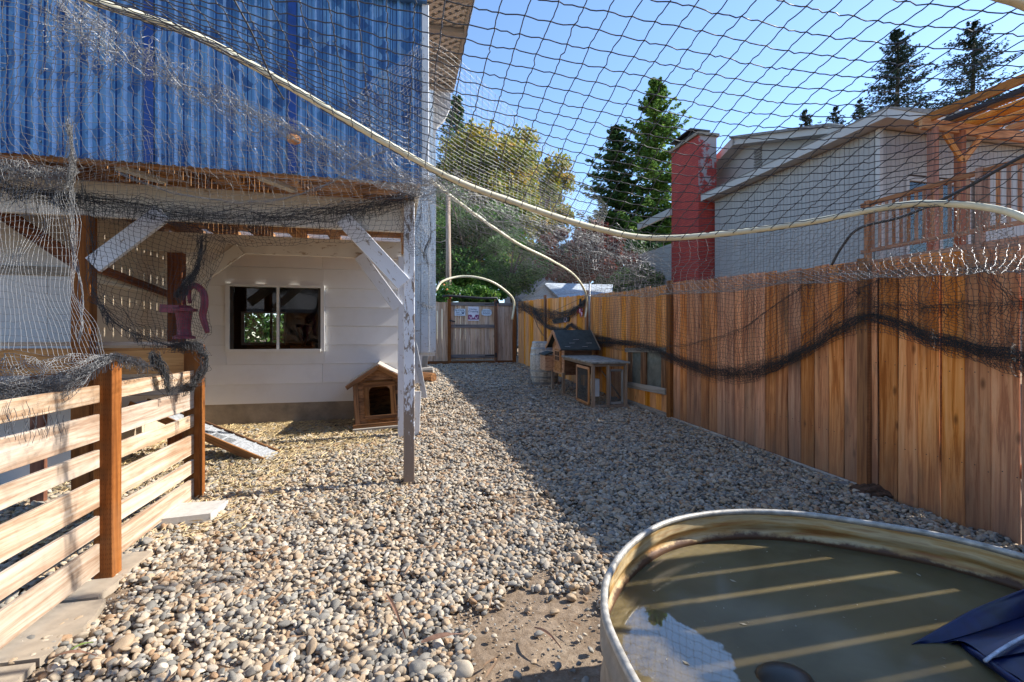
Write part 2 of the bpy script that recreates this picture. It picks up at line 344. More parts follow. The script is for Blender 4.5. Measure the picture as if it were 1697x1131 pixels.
# ------------------------------------------------------------------ ground
def dirtmat():
    m, n, l, b = newmat('packed_dirt'); tc = n.new('ShaderNodeTexCoord')
    a = noise(n, l, tc.outputs['Object'], 1.4, 8, 0.65); c = noise(n, l, tc.outputs['Object'], 24, 8, 0.75)
    r = ramp(n, [(0.3, (0.24, 0.175, 0.12)), (0.55, (0.36, 0.275, 0.195)), (0.75, (0.46, 0.37, 0.27))]); l.new(a, r.inputs[0])
    r2 = ramp(n, [(0.35, (0.55, 0.5, 0.45)), (0.65, (1, 1, 1))]); l.new(c, r2.inputs[0])
    l.new(mixc(n, l, 1.0, r.outputs[0], r2.outputs[0], 'MULTIPLY'), b.inputs['Base Color']); b.inputs['Roughness'].default_value = 0.95; b.inputs['Specular IOR Level'].default_value = 0.15
    bump(n, l, b, c, 0.9, 0.012); return m
M_dirt = dirtmat()
xs = np.concatenate([np.linspace(-400, -12, 12)[:-1], np.linspace(-12, 14, 210), np.linspace(14, 400, 12)[1:]])
ys = np.concatenate([np.linspace(-400, -3, 10)[:-1], np.linspace(-3, 17, 200), np.linspace(17, 600, 16)[1:]])
gx, gy = np.meshgrid(xs, ys); gz = np.array([[G(y)] * len(xs) for y in ys])
near = (np.abs(gx) < 11) & (gy > -2) & (gy < 16)
gz = gz + near * (0.006 * np.sin(gx * 3.1 + gy * 2.0) + 0.005 * np.sin(gx * 7.7 - gy * 5.1) + RNG.normal(0, 0.002, gx.shape)) - 0.012
nx, ny = len(xs), len(ys); idx = np.arange(nx * ny).reshape(ny, nx)
fc = np.stack([idx[:-1, :-1], idx[:-1, 1:], idx[1:, 1:], idx[1:, :-1]], -1).reshape(-1, 4)
g = obj('ground', np.stack([gx, gy, gz], -1).reshape(-1, 3), fc, M_dirt, origin=(0, 0, 0), smooth=True, kind='structure')

# stock tank outline (used by gravel too)
TK = [(.256, 1.23), (.272, 1.40), (.315, 1.54), (.43, 1.75), (.616, 1.955), (.82, 2.06), (1.03, 2.095), (1.22, 2.07), (1.38, 2.0), (1.62, 1.846), (1.76, 1.65), (1.82, 1.42), (1.80, 1.15), (1.70, .90), (1.48, .62), (1.12, .44), (.75, .47), (.45, .66), (.30, .94)]
def closed_spline(pts, n):
    q = pts[-2:] + pts + pts[:3]; return cat(q, np.linspace(2, 2 + len(pts), n, endpoint=False))
TKP = closed_spline(TK, 128)
def in_poly(x, y, poly):
    r = np.zeros(x.shape, bool); j = len(poly) - 1
    for i in range(len(poly)):
        xi, yi = poly[i]; xj, yj = poly[j]
        c = ((yi > y) != (yj > y)) & (x < (xj - xi) * (y - yi) / (yj - yi + 1e-12) + xi); r ^= c; j = i
    return r

# ------------------------------------------------------------------ gravel: real pebbles instanced on points
def vnoise(x, y, s, seed):
    r = np.random.default_rng(seed); T = r.random((64, 64)); X = (x / s) % 63; Y = (y / s) % 63
    i, j = X.astype(int), Y.astype(int); f, h = X - i, Y - j; f = f * f * (3 - 2 * f); h = h * h * (3 - 2 * h)
    return (T[i, j] * (1 - f) + T[i + 1, j] * f) * (1 - h) + (T[i, j + 1] * (1 - f) + T[i + 1, j + 1] * f) * h
def pebble_points(y0, y1, sp, x0, x1, layer):
    X, Y = np.meshgrid(np.arange(x0, x1, sp), np.arange(y0, y1, sp)); X = X.ravel() + RNG.uniform(-.5, .5, X.size) * sp; Y = Y.ravel() + RNG.uniform(-.5, .5, Y.size) * sp
    U = X * .9723 + Y * .2336; V = -X * .2336 + Y * .9723
    dens = np.ones_like(X)
    dirt = np.hypot((X - 0.16) / 0.33, (Y - 2.02) / 0.62); nn = vnoise(X + 20, Y + 20, 0.13, 3); n2 = vnoise(X + 20, Y + 20, 0.55, 4)
    dens = np.where(dirt < 1.0 + (nn - .5) * .9, 0.03, dens)                       # bare patch beside the tank
    dens = np.where((np.hypot((X - .02) / .28, (Y - 3.75) / .16) < .8 + (nn - .5)), .12, dens)
    dens = np.where((V > 5.3) & (V < 6.9) & (U < .05), np.clip(1.25 - (V - 5.3) * .9 + (nn - .5) * .8, .12, 1), dens)   # straw by the wall
    dens = np.where((U < -.95) & (V > 3.9) & (V < 5.6), np.clip(.75 + (nn - .5) * 1.2, .2, 1), dens)
    dens = dens * np.clip(.62 + n2 * .7, .3, 1)
    fx = FX0 - FK * Y
    ok = (X < fx - 0.03) & (V < 13.70) & (RNG.random(X.size) < dens) & ~in_poly(X, Y, [tuple(p) for p in TKP])
    ok &= ~((V > 6.75) & (U < 0.15)) & ~((V > 9.9) & (U < .6)) & (U > -5)
    ok &= ~((U < -1.32) & (U > -1.75) & (V < 3.05 + .25 * nn) & (nn < .62))
    ok &= (np.abs(X) < Y * 1.12 + .35)
    if layer: ok &= (vnoise(X + 20, Y + 20, .09, 5) > .55)
    X, Y = X[ok], Y[ok]; return X, Y
parts = []
for (y0, y1, sp, sz) in ((1.15, 3.0, .0255, 1.0), (3.0, 5.5, .0265, 1.0), (5.5, 9, .030, 1.1), (9, 14.3, .036, 1.25)):
    for layer in (0, 1):
        X, Y = pebble_points(y0, y1, sp, -6.2, 4.0, layer)
        s = np.exp(RNG.normal(0, .24, X.size)) * sz * .0134
        Z = np.array([G(y) for y in Y]) - .012 + s * .35 + layer * .017 + vnoise(X + 20, Y + 20, .3, 9) * .018
        parts.append(np.stack([X, Y, Z, s], 1))
for (y0, y1, sp) in ((1.15, 3.2, .021), (3.2, 5.0, .027)):      # small grit between the stones and over the bare patch
    X, Y = np.meshgrid(np.arange(-4.5, 4, sp), np.arange(y0, y1, sp)); X = X.ravel() + RNG.uniform(-.5, .5, X.size) * sp; Y = Y.ravel() + RNG.uniform(-.5, .5, Y.size) * sp
    ok = (X < FX0 - FK * Y - .02) & (np.abs(X) < Y * 1.12 + .3) & (RNG.random(X.size) < .75) & ~in_poly(X, Y, [tuple(p) for p in TKP]) & (RNG.random(X.size) < np.where(np.hypot((X - .16) / .33, (Y - 2.02) / .62) < 1, .22, 1)) & ~((X * .9723 + Y * .2336 < -1.4) & (Y < 3.3)); X, Y = X[ok], Y[ok]
    s = np.exp(RNG.normal(0, .35, X.size)) * .0042; parts.append(np.stack([X, Y, np.array([G(y) for y in Y]) - .006 + s * .5, s], 1))
PB = np.concatenate(parts); n = len(PB); print('pebbles', n)
me = bpy.data.meshes.new('gravel'); me.vertices.add(n); me.vertices.foreach_set('co', PB[:, :3].ravel())
def vattr(nm, ty, data):
    a = me.attributes.new(nm, ty, 'POINT'); a.data.foreach_set('vector' if ty == 'FLOAT_VECTOR' else 'value', np.ascontiguousarray(data, dtype=np.float32).ravel())
vattr('rot', 'FLOAT_VECTOR', np.stack([RNG.normal(0, .35, n), RNG.normal(0, .35, n), RNG.uniform(0, 6.28, n)], 1))
sx = PB[:, 3]; vattr('scl', 'FLOAT_VECTOR', np.stack([sx * RNG.uniform(1.0, 1.55, n), sx * RNG.uniform(.85, 1.1, n), sx * RNG.uniform(.5, .8, n)], 1))
vattr('rnd', 'FLOAT', RNG.random(n)); vattr('pick', 'FLOAT', RNG.integers(0, 6, n))
def pebblemat():
    m, n, l, b = newmat('river_pebble')
    at = n.new('ShaderNodeAttribute'); at.attribute_type = 'INSTANCER'; at.attribute_name = 'rnd'
    c = [(0, (0.37, 0.315, 0.25)), (.15, (0.43, 0.385, 0.33)), (.28, (0.26, 0.25, 0.235)), (.38, (0.41, 0.32, 0.23)), (.50, (0.50, 0.44, 0.36)), (.60, (0.20, 0.195, 0.185)), (.70, (0.45, 0.35, 0.25)), (.79, (0.32, 0.31, 0.29)), (.88, (0.33, 0.22, 0.14)), (.94, (0.14, 0.13, 0.12)), (.975, (0.56, 0.52, 0.46))]
    r = ramp(n, c, 'CONSTANT'); l.new(at.outputs['Fac'], r.inputs[0])
    tc = n.new('ShaderNodeTexCoord'); a = noise(n, l, tc.outputs['Object'], 90, 5, .7)
    r2 = ramp(n, [(.3, (.70, .66, .59)), (.65, (1.12, 1.07, .98))]); l.new(a, r2.inputs[0])
    l.new(mixc(n, l, 1.0, r.outputs[0], r2.outputs[0], 'MULTIPLY'), b.inputs['Base Color']); b.inputs['Roughness'].default_value = .78; b.inputs['Specular IOR Level'].default_value = .2
    bump(n, l, b, a, .35, .002); return m
M_peb = pebblemat(); me.materials.append(M_peb)
gv = bpy.data.objects.new('gravel', me); COL.objects.link(gv); reg(gv, Matrix.Identity(4)); gv['kind'] = 'stuff'; gv['label'] = 'grey and tan river pebbles covering the yard'
ng = bpy.data.node_groups.new('pebbles', 'GeometryNodeTree')
ng.interface.new_socket('Geometry', in_out='INPUT', socket_type='NodeSocketGeometry'); ng.interface.new_socket('Geometry', in_out='OUTPUT', socket_type='NodeSocketGeometry')
gi = ng.nodes.new('NodeGroupInput'); go = ng.nodes.new('NodeGroupOutput'); L = ng.links
iop = ng.nodes.new('GeometryNodeInstanceOnPoints'); g2i = ng.nodes.new('GeometryNodeGeometryToInstance')
for k in range(6):
    ic = ng.nodes.new('GeometryNodeMeshIcoSphere'); ic.inputs['Radius'].default_value = 1.0; ic.inputs['Subdivisions'].default_value = 3
    sp = ng.nodes.new('GeometryNodeSetPosition'); nz = ng.nodes.new('ShaderNodeTexNoise'); nz.noise_dimensions = '4D'; nz.inputs['W'].default_value = k * 7.7; nz.inputs['Scale'].default_value = .75; nz.inputs['Detail'].default_value = 1.5
    sb = ng.nodes.new('ShaderNodeVectorMath'); sb.operation = 'SUBTRACT'; sb.inputs[1].default_value = (.5, .5, .5); sc = ng.nodes.new('ShaderNodeVectorMath'); sc.operation = 'SCALE'; sc.inputs['Scale'].default_value = .95
    L.new(nz.outputs['Color'], sb.inputs[0]); L.new(sb.outputs[0], sc.inputs[0]); L.new(sc.outputs[0], sp.inputs['Offset']); L.new(ic.outputs['Mesh'], sp.inputs['Geometry'])
    sh = ng.nodes.new('GeometryNodeSetShadeSmooth'); L.new(sp.outputs[0], sh.inputs[0]); sm = ng.nodes.new('GeometryNodeSetMaterial'); sm.inputs['Material'].default_value = M_peb; L.new(sh.outputs[0], sm.inputs[0]); L.new(sm.outputs[0], g2i.inputs[0])
def nattr(nm, ty):
    a = ng.nodes.new('GeometryNodeInputNamedAttribute'); a.data_type = ty; a.inputs['Name'].default_value = nm; return a.outputs['Attribute']
L.new(gi.outputs[0], iop.inputs['Points']); L.new(g2i.outputs[0], iop.inputs['Instance']); iop.inputs['Pick Instance'].default_value = True
L.new(nattr('pick', 'FLOAT'), iop.inputs['Instance Index']); L.new(nattr('rot', 'FLOAT_VECTOR'), iop.inputs['Rotation']); L.new(nattr('scl', 'FLOAT_VECTOR'), iop.inputs['Scale'])
L.new(iop.outputs[0], go.inputs[0])
mod = gv.modifiers.new('pebbles', 'NODES'); mod.node_group = ng

# straw and dead leaves
def litter(name, spots, L0, L1, wd, mat, label, lift=.02):
    V, Fq = [], []; mb = MB()
    for (x, y) in spots:
        z = G(y) + lift + random.uniform(0, .02); a = random.uniform(0, math.pi); Ln = random.uniform(L0, L1); dx, dy = math.cos(a) * Ln / 2, math.sin(a) * Ln / 2; w_ = wd * random.uniform(.6, 1.3)
        tz = random.uniform(-.25, .25) * Ln; nxv, nyv = -math.sin(a) * w_ / 2, math.cos(a) * w_ / 2; c = random.uniform(-.12, .12) * Ln
        mb.add([(x - dx, y - dy, z - tz / 2), (x + nxv - dx * .3, y + nyv - dy * .3, z + w_ * .3), (x + dx + c, y + dy, z + tz / 2 + .006), (x - nxv + dx * .3, y - nyv + dy * .3, z + w_ * .3 + abs(c) * .3)], [(0, 1, 2), (0, 2, 3)])
    o = mb.build(name, mat, origin=(0, 0, 0)); o['kind'] = 'stuff'; o['label'] = label; return o
sp_ = []
for _ in range(24000):
    u = random.uniform(-3.0, .1); v = random.uniform(3.4, 6.85); 
    if random.random() < .08 + .92 * max(0, min(1, (v - 4.6) / 1.6)) * (1 if u < -.2 else .5) or (u < -.9 and random.random() < .35): p = W(u, v); sp_.append((p.x, p.y))
litter('straw', sp_, .03, .12, .005, plain('dry_straw', (.60, .46, .24), .8, var=.3), 'golden straw scattered in front of the house wall', .012)
sp_ = [(random.uniform(-1.9, 2.6), random.uniform(1.4, 9)) for _ in range(900)]
sp_ = [s for s in sp_ if not in_poly(np.array([s[0]]), np.array([s[1]]), [tuple(p) for p in TKP])[0]]
litter('dead_leaves', sp_, .03, .13, .012, plain('brown_dead_leaf', (.27, .16, .085), .7, var=.5, scale=3), 'narrow dry brown leaves and twigs lying on the pebbles', .024)
# feathers / long brown blades near the camera
def blade(p0, p1, wd, h, mat, name, label, cat_):
    p0, p1 = Vector(p0), Vector(p1); d = (p1 - p0); s = d.cross(UP).normalized(); mb = MB(); n = 10
    for i in range(n + 1):
        t = i / n; c = p0 + d * t + UP * (h * math.sin(t * 3.14) + .01); ww = wd * (math.sin(min(1, t * 1.15 + .1) * 3.0) ** .8) * .5 + .001
        mb.v += [tuple(c - s * ww + UP * .004), tuple(c), tuple(c + s * ww + UP * .004)]
        if i: k = 3 * i; mb.f += [(k - 3, k - 2, k + 1, k), (k - 2, k - 1, k + 2, k + 1)]
    o = mb.build(name, mat); return tag(o, label, cat_)
M_feather = plain('brown_feather', (.20, .11, .07), .6, var=.4, scale=20)
def gp(px, py, up=.03):
    Z = 3.0
    for _ in range(12): Z = (CH - G(Z) - up) * F / (py - HY)
    return P(px, py, Z)
blade(gp(698, 1070), gp(768, 1056), .035, .012, M_feather, 'feather', 'brown feather with white quill lying on pebbles beside the bare dirt', 'feather')
blade(gp(84, 1096), gp(160, 1092), .02, .02, M_feather, 'feather', 'dark thin feather on pebbles at the lower left beside the sandy slabs', 'feather')
blade(gp(118, 1082), gp(155, 1070), .012, .008, plain('green_leaf_blade', (.16, .22, .05), .5), 'leaf', 'single green blade leaf lying on pebbles near the sandy slabs', 'leaf')
for k, (a, b_) in enumerate((((640, 988), (672, 1062)), ((885, 1045), (930, 1080)), ((990, 1062), (1040, 1046)))[:2]):
    blade(gp(*a), gp(*b_), .016, .02, M_feather, 'dead_leaf', ['long curled brown leaf lying across the pebbles left of the feather', 'curled brown leaf on the bare dirt beside the stock tank'][k], 'leaf')

# ------------------------------------------------------------------ stock tank
def tankmat():
    m, n, l, b = newmat('rusty_galvanised_steel'); tc = n.new('ShaderNodeTexCoord'); sep = n.new('ShaderNodeSeparateXYZ'); l.new(tc.outputs['Object'], sep.inputs[0])
    a = noise(n, l, tc.outputs['Object'], 7, 8, .7); mp = n.new('ShaderNodeMapping'); mp.inputs['Scale'].default_value = (3, 3, 30); l.new(tc.outputs['Object'], mp.inputs[0]); s = noise(n, l, mp.outputs[0], 1, 6, .6)
    r = ramp(n, [(.36, (.32, .13, .035)), (.47, (.46, .28, .10)), (.56, (.54, .41, .22)), (.66, (.38, .24, .11))]); l.new(s, r.inputs[0])
    ad = N(n, 'ShaderNodeMath', operation='MULTIPLY_ADD'); ad.inputs[1].default_value = .09; l.new(a, ad.inputs[0]); l.new(sep.outputs['Z'], ad.inputs[2])
    k = ramp(n, [(.0, (1, 1, 1)), (.492, (1, 1, 1)), (.505, (0, 0, 0))]); l.new(ad.outputs[0], k.inputs[0])
    col = mixc(n, l, k.outputs[0], r.outputs[0], (.10, .045, .02))
    l.new(col, b.inputs['Base Color']); b.inputs['Roughness'].default_value = .55; b.inputs['Metallic'].default_value = .15; bump(n, l, b, s, .3, .002); return m
M_tank = tankmat(); M_rim = plain('worn_galvanised_rim', (.40, .37, .32), .5, metal=.25, var=.4, scale=25)
M_out = plain('dull_galvanised_outside', (.27, .235, .19), .55, metal=.2, var=.4, scale=8)
tank = thing('stock_tank', 'large oval galvanised stock tank with rusty inner wall filled with murky water', 'tank', (1.05, 1.25, 0))
cen = TKP.mean(0); nrm = np.roll(TKP, -1, 0) - np.roll(TKP, 1, 0); nrm = np.stack([nrm[:, 1], -nrm[:, 0]], 1); nrm /= np.linalg.norm(nrm, axis=1, keepdims=True)
nrm *= np.sign(((TKP - cen) * nrm).sum(1))[:, None]
def ring_wall(prof, name, mat):
    V = []; m_ = len(prof); n_ = len(TKP)
    for (o_, z) in prof: V += [(TKP[i, 0] + nrm[i, 0] * o_, TKP[i, 1] + nrm[i, 1] * o_, z) for i in range(n_)]
    id_ = np.arange(m_ * n_).reshape(m_, n_); f_ = np.stack([id_[:-1], np.roll(id_[:-1], -1, 1), np.roll(id_[1:], -1, 1), id_[1:]], -1).reshape(-1, 4)
    return obj(name, V, f_, mat, tank, origin=(0, 0, 0), smooth=True)
RZ = .55; zs = np.linspace(0, RZ - .012, 60)
def corr(z): 
    c = 0
    for z0, a_, w_ in ((.50, -.004, .007), (.468, .013, .014), (.442, -.005, .007), (.30, .012, .02), (.15, .012, .02)): c += a_ * math.exp(-((z - z0) / w_) ** 2)
    return c
ring_wall([(corr(z) - .001, z) for z in zs] , 'inner_wall', M_tank)
ring_wall([(corr(z) + .004, z) for z in zs], 'outer_wall', M_out)
mb = MB(); mb.tube([(TKP[i, 0] + nrm[i, 0] * .004, TKP[i, 1] + nrm[i, 1] * .004, RZ) for i in range(128)], .0115, 10, closed=True); mb.build('rim', M_rim, tank, smooth=True)
fl = [(TKP[i, 0], TKP[i, 1], .02) for i in range(128)]
obj('floor_plate', fl, [tuple(range(128))], M_tank, tank, origin=(0, 0, 0))
def watermat():
    m, n, l, b = newmat('murky_green_water'); tc = n.new('ShaderNodeTexCoord')
    a = noise(n, l, tc.outputs['Object'], 2.2, 5, .6, .6)
    r = ramp(n, [(.35, (.110, .083, .040)), (.65, (.165, .130, .068))]); l.new(a, r.inputs[0]); l.new(r.outputs[0], b.inputs['Base Color'])
    b.inputs['IOR'].default_value = 1.33
    # a dull biofilm covers the pool except for a clear patch
    mp = n.new('ShaderNodeMapping'); mp.inputs['Location'].default_value = (-.45 - .13, -1.30 - .13, 0); l.new(tc.outputs['Object'], mp.inputs[0])
    nz = n.new('ShaderNodeTexNoise'); nz.inputs['Scale'].default_value = 5; nz.inputs['Detail'].default_value = 7; nz.inputs['Roughness'].default_value = .6; l.new(tc.outputs['Object'], nz.inputs['Vector'])
    sub = N(n, 'ShaderNodeVectorMath', operation='MULTIPLY_ADD'); sub.inputs[1].default_value = (.26, .26, 0); l.new(nz.outputs['Color'], sub.inputs[0]); l.new(mp.outputs[0], sub.inputs[2])
    ro = n.new('ShaderNodeMapping'); ro.inputs['Scale'].default_value = (7.2, 3.6, 1)
    l.new(sub.outputs[0], ro.inputs[0]); ln = N(n, 'ShaderNodeVectorMath', operation='LENGTH'); l.new(ro.outputs[0], ln.inputs[0])
    k = n.new('ShaderNodeMapRange'); k.inputs['From Min'].default_value = .97; k.inputs['From Max'].default_value = 1.03; l.new(ln.outputs['Value'], k.inputs[0])
    k2 = n.new('ShaderNodeMapRange'); k2.inputs['To Min'].default_value = 1.0; k2.inputs['To Max'].default_value = .09; l.new(k.outputs[0], k2.inputs[0])
    l.new(k2.outputs[0], b.inputs['Specular IOR Level'])
    k3 = n.new('ShaderNodeMapRange'); k3.inputs['To Min'].default_value = .015; k3.inputs['To Max'].default_value = .09; l.new(k.outputs[0], k3.inputs[0]); l.new(k3.outputs[0], b.inputs['Roughness'])
    b.inputs['Subsurface Weight'].default_value = .6; b.inputs['Subsurface Scale'].default_value = .02; b.inputs['Subsurface Radius'].default_value = (1, .9, .4)
    cl = n.new('ShaderNodeMapRange'); cl.inputs['To Min'].default_value = .9; cl.inputs['To Max'].default_value = 0; l.new(k.outputs[0], cl.inputs[0]); l.new(cl.outputs[0], b.inputs['Coat Weight']); b.inputs['Coat Roughness'].default_value = .01; b.inputs['Coat IOR'].default_value = 1.8
    w1 = noise(n, l, tc.outputs['Object'], 3, 2, .4); bump(n, l, b, w1, .06, .01); return m
WZ = .43
cx_, cy_ = cen; V = [(cx_, cy_, WZ)]; rings = 14
for k in range(1, rings + 1):
    f_ = k / rings * .999
    V += [(cx_ + (TKP[i, 0] - cx_) * f_, cy_ + (TKP[i, 1] - cy_) * f_, WZ) for i in range(128)]
Fc = [(0, 1 + i, 1 + (i + 1) % 128) for i in range(128)]
for k in range(rings - 1):
    a_ = 1 + k * 128; b2 = a_ + 128; Fc += [(a_ + i, b2 + i, b2 + (i + 1) % 128, a_ + (i + 1) % 128) for i in range(128)]
wt = obj('pond_water', V, Fc, watermat(), origin=(0, 0, 0), smooth=True); tag(wt, 'still murky olive water with sun streaks filling the stock tank', 'water'); wt['kind'] = 'thing'
# dark blue plastic ramp at the right edge of the tank
rp = thing('plastic_ramp', 'dark blue ribbed plastic ramp floating in the right side of the stock tank', 'ramp', P(1640, 1040, 1.4))
def tp(px, py, z):  # point over the tank at height z
    Z = (CH - z) * F / (py - HY); return P(px, py, Z)
def loft(curves, th, name, mat, n=24):
    C_ = [smooth_path(c, n) for c in curves]; A_ = cat([[tuple(p) for p in c] for c in C_], np.linspace(0, len(C_) - 1, (len(C_) - 1) * 6 + 1)); m_ = A_.shape[0]
    V = np.concatenate([A_.reshape(-1, 3), (A_ - np.array([0, 0, th])).reshape(-1, 3)]); id_ = np.arange(m_ * n).reshape(m_, n); f_ = np.stack([id_[:-1, :-1], id_[:-1, 1:], id_[1:, 1:], id_[1:, :-1]], -1).reshape(-1, 4)
    return obj(name, V, np.concatenate([f_, f_[:, ::-1] + m_ * n]), mat, rp, smooth=True)
loft([[tp(1508, 1070, .418), tp(1560, 1048, .42), tp(1640, 1015, .42), tp(1800, 950, .42)], [tp(1510, 1068, .43), tp(1565, 1036, .458), tp(1635, 1000, .495), tp(1800, 938, .56)], [tp(1512, 1068, .432), tp(1568, 1044, .455), tp(1645, 1008, .49), tp(1800, 946, .55)], [tp(1514, 1070, .425), tp(1575, 1060, .44), tp(1650, 1036, .455), tp(1800, 985, .48)]], .008, 'raised_rim', M_blueplas)
loft([[tp(1560, 1064, .432), tp(1650, 1038, .452), tp(1800, 988, .478)], [tp(1598, 1064, .452), tp(1660, 1052, .468), tp(1800, 1020, .50)], [tp(1640, 1092, .452), tp(1700, 1080, .465), tp(1800, 1058, .49)]], .01, 'tread_panel', M_blueplas)
loft([[tp(1638, 1096, .445), tp(1700, 1085, .458), tp(1800, 1062, .48)], [tp(1690, 1125, .445), tp(1740, 1118, .45), tp(1800, 1105, .46)], [tp(1720, 1160, .44), tp(1760, 1155, .44), tp(1800, 1150, .44)]], .01, 'lower_panel', M_blueplas)
mb = MB(); mb.tube(smooth_path([tp(1632, 1096, .456), tp(1660, 1076, .470), tp(1700, 1054, .485), tp(1760, 1030, .51)], 12), .0045, 6); mb.build('worn_ridge', plain('scuffed_white_plastic', (.45, .48, .55), .5, var=.5, scale=40), rp, smooth=True)
mb = MB(); mb.tube(smooth_path([tp(1600, 1072, .435), tp(1640, 1100, .445), tp(1700, 1142, .45), tp(1760, 1175, .45)], 12), .010, 8); mb.build('side_bead', M_blueplas, rp, smooth=True)
deb = MB()
for _ in range(70):
    a = random.uniform(0, 6.28); r_ = random.random() ** .6; q = Vector((cx_ + (TKP[int(a / 6.284 * 128), 0] - cx_) * r_ * .95, cy_ + (TKP[int(a / 6.284 * 128), 1] - cy_) * r_ * .95, WZ + .0015)); s_ = random.uniform(.0015, .006) * (2.4 if random.random() < .12 else 1); b_ = random.uniform(0, 3.1); d1 = Vector((math.cos(b_), math.sin(b_), 0)) * s_; d2 = Vector((-math.sin(b_), math.cos(b_), 0)) * s_ * .45
    deb.add([q - d1, q - d2, q + d1 + UP * .001, q + d2], [(0, 1, 2, 3)])
o = deb.build('floating_debris', plain('floating_specks', (.34, .28, .18), .7, var=.5), origin=(0, 0, 0)); o['kind'] = 'stuff'; o['label'] = 'specks and bits of leaf floating on the tank water'
# half sunk stone
mb = MB(); c0 = tp(1300, 1130, .42)
for i in range(7):
    for j in range(16):
        a1 = i / 6 * 1.57; a2 = j / 16 * 6.283; mb.v.append((c0.x + .075 * math.cos(a1) * math.cos(a2), c0.y + .06 * math.cos(a1) * math.sin(a2), c0.z + .035 * math.sin(a1)))
for i in range(6):
    for j in range(16): mb.f.append((i * 16 + j, i * 16 + (j + 1) % 16, i * 16 + 16 + (j + 1) % 16, i * 16 + 16 + j))
tag(mb.build('rock', plain('wet_dark_rock', (.03, .028, .022), .35), smooth=True), 'dark wet rock breaking the water at the bottom edge of the tank', 'rock')
# ------------------------------------------------------------------ right fence
def FP(Z, z, off=0.0): return Vector((FX0 - FK * Z, Z, z)) + FN * off
fence = thing('wooden_fence', 'long orange cedar board fence along the right side of the yard', 'fence', FP(6, G(6)))
step = 0.148; Z = 1.0; k = 0
rf = random.Random(3)
WZ0, WZ1 = 6.72, 7.74       # the little window in the fence
kf = math.sqrt(1 + FK * FK); dz = step / kf
Z = 0.55
while Z < 14.0:
    zc = Z + dz / 2; g0 = G(zc); gap = .0045 if Z < 3.4 else .0065
    if Z < 2.50: g0 = 0; top = 2.62 + rf.uniform(-.01, .01); gap = .0085  # unseen taller stretch, added to shade the tank and streak its water
    else: top = g0 + 1.86 + rf.uniform(-.012, .012) - (0.06 if Z > 6.62 else 0) * (1 if Z > 7.3 else .5)
    tilt = rf.uniform(-.004, .004); wv = step - gap; th = .019
    bot = g0 + .03 if Z > 3.9 and Z < 7.9 else g0 - .01
    side = FD
    segs = [(bot, top)]
    if WZ0 < zc < WZ1: segs = [(bot, .60), (1.13, top)]
    for (z0, z1) in segs:
        board('board', FP(zc + tilt * .5, z0, (.002 if k % 2 else -.002) + rf.uniform(-.0015, .0015)), FP(zc + tilt, z1, rf.uniform(-.003, .003)), wv, th, side, M_fencenew if Z > 6.6 else M_fence, fence, b=.0045, var=(k % 3) + 1 if Z < 6 else 0)
    Z += dz; k += 1
for Zp, wd in ((2.53, .09), (3.93, .09), (6.60, .09), (9.3, .09), (11.7, .09)):
    board('post', FP(Zp, G(Zp) - .05, .036), FP(Zp, G(Zp) + 1.885, .036), wd, .05, FD, M_fencepost, fence)
board('kickboard', FP(3.99, G(3.99) - .02, .022), FP(6.54, G(6.54) - .02, .022), .10, .02, UP, M_greywood, fence)
board('kickboard', FP(6.66, G(6.66) - .0, .03), FP(7.95, G(7.95) + .0, .03), .13, .02, UP, M_greywood, fence)
mb = MB()
for (Za, Zb, lo_, hi_) in ((3.42, 6.70, .0, 1.78), (7.76, 13.9, .0, 1.70)):
    mb.hexa([FP(Za, G(Za) + lo_, -.022), FP(Zb, G(Zb) + lo_, -.022), FP(Zb, G(Zb) + lo_, -.030), FP(Za, G(Za) + lo_, -.030), FP(Za, G(Za) + hi_, -.022), FP(Zb, G(Zb) + hi_, -.022), FP(Zb, G(Zb) + hi_, -.030), FP(Za, G(Za) + hi_, -.030)])
mb.build('added_gap_blocker', M_postdark, fence)  # added sheet behind the boards, keeps sunlight out of their gaps
for zr in (.45, 1.5):
    board('rail', FP(2.58, zr, -.056), FP(13.9, zr + .55, -.056), .09, .04, UP, M_fence, fence)
mbn = MB()
for i in range(45):
    Zn = 2.53 + dz * i
    if Zn > 8: break
    for zz in (.42, 1.05, 1.66):
        for o2 in (.25, .75):
            Zz = Zn + dz * o2; c_ = FP(Zz, G(Zz) + zz + random.uniform(-.015, .015), .0125); mbn.beam(c_, c_ + FN * .0015, .006, .006, UP)
o = mbn.build('nail', M_black, fence); o['kind'] = 'stuff'
# window in the fence: frame, two panes, a mullion board
fw = thing('fence_window', 'small framed window let into the cedar fence right of the coop', 'window', FP(7.23, .60))
board('sill', FP(6.69, .57, .03), FP(7.78, .57, .03), .09, .04, UP, M_greywood, fw)
board('head', FP(6.69, 1.15, .03), FP(7.80, 1.12, .03), .07, .04, UP, M_greywood, fw)
board('jamb', FP(6.76, .615, .02), FP(6.76, 1.115, .02), .10, .03, FD, M_dog, fw); board('jamb', FP(7.69, .615, .02), FP(7.69, 1.1, .02), .10, .03, FD, M_dog, fw)
board('mullion', FP(7.28, .615, .02), FP(7.28, 1.105, .02), .15, .03, FD, M_dog, fw)
mb = MB(); mb.prism([FP(6.8, .61, .004), FP(7.64, .61, .004), FP(7.64, 1.11, .004), FP(6.8, 1.11, .004)], FN * .004); mb.build('pane', plain('dusty_green_glass', (.13, .14, .12), .18, var=.4, scale=5), fw)
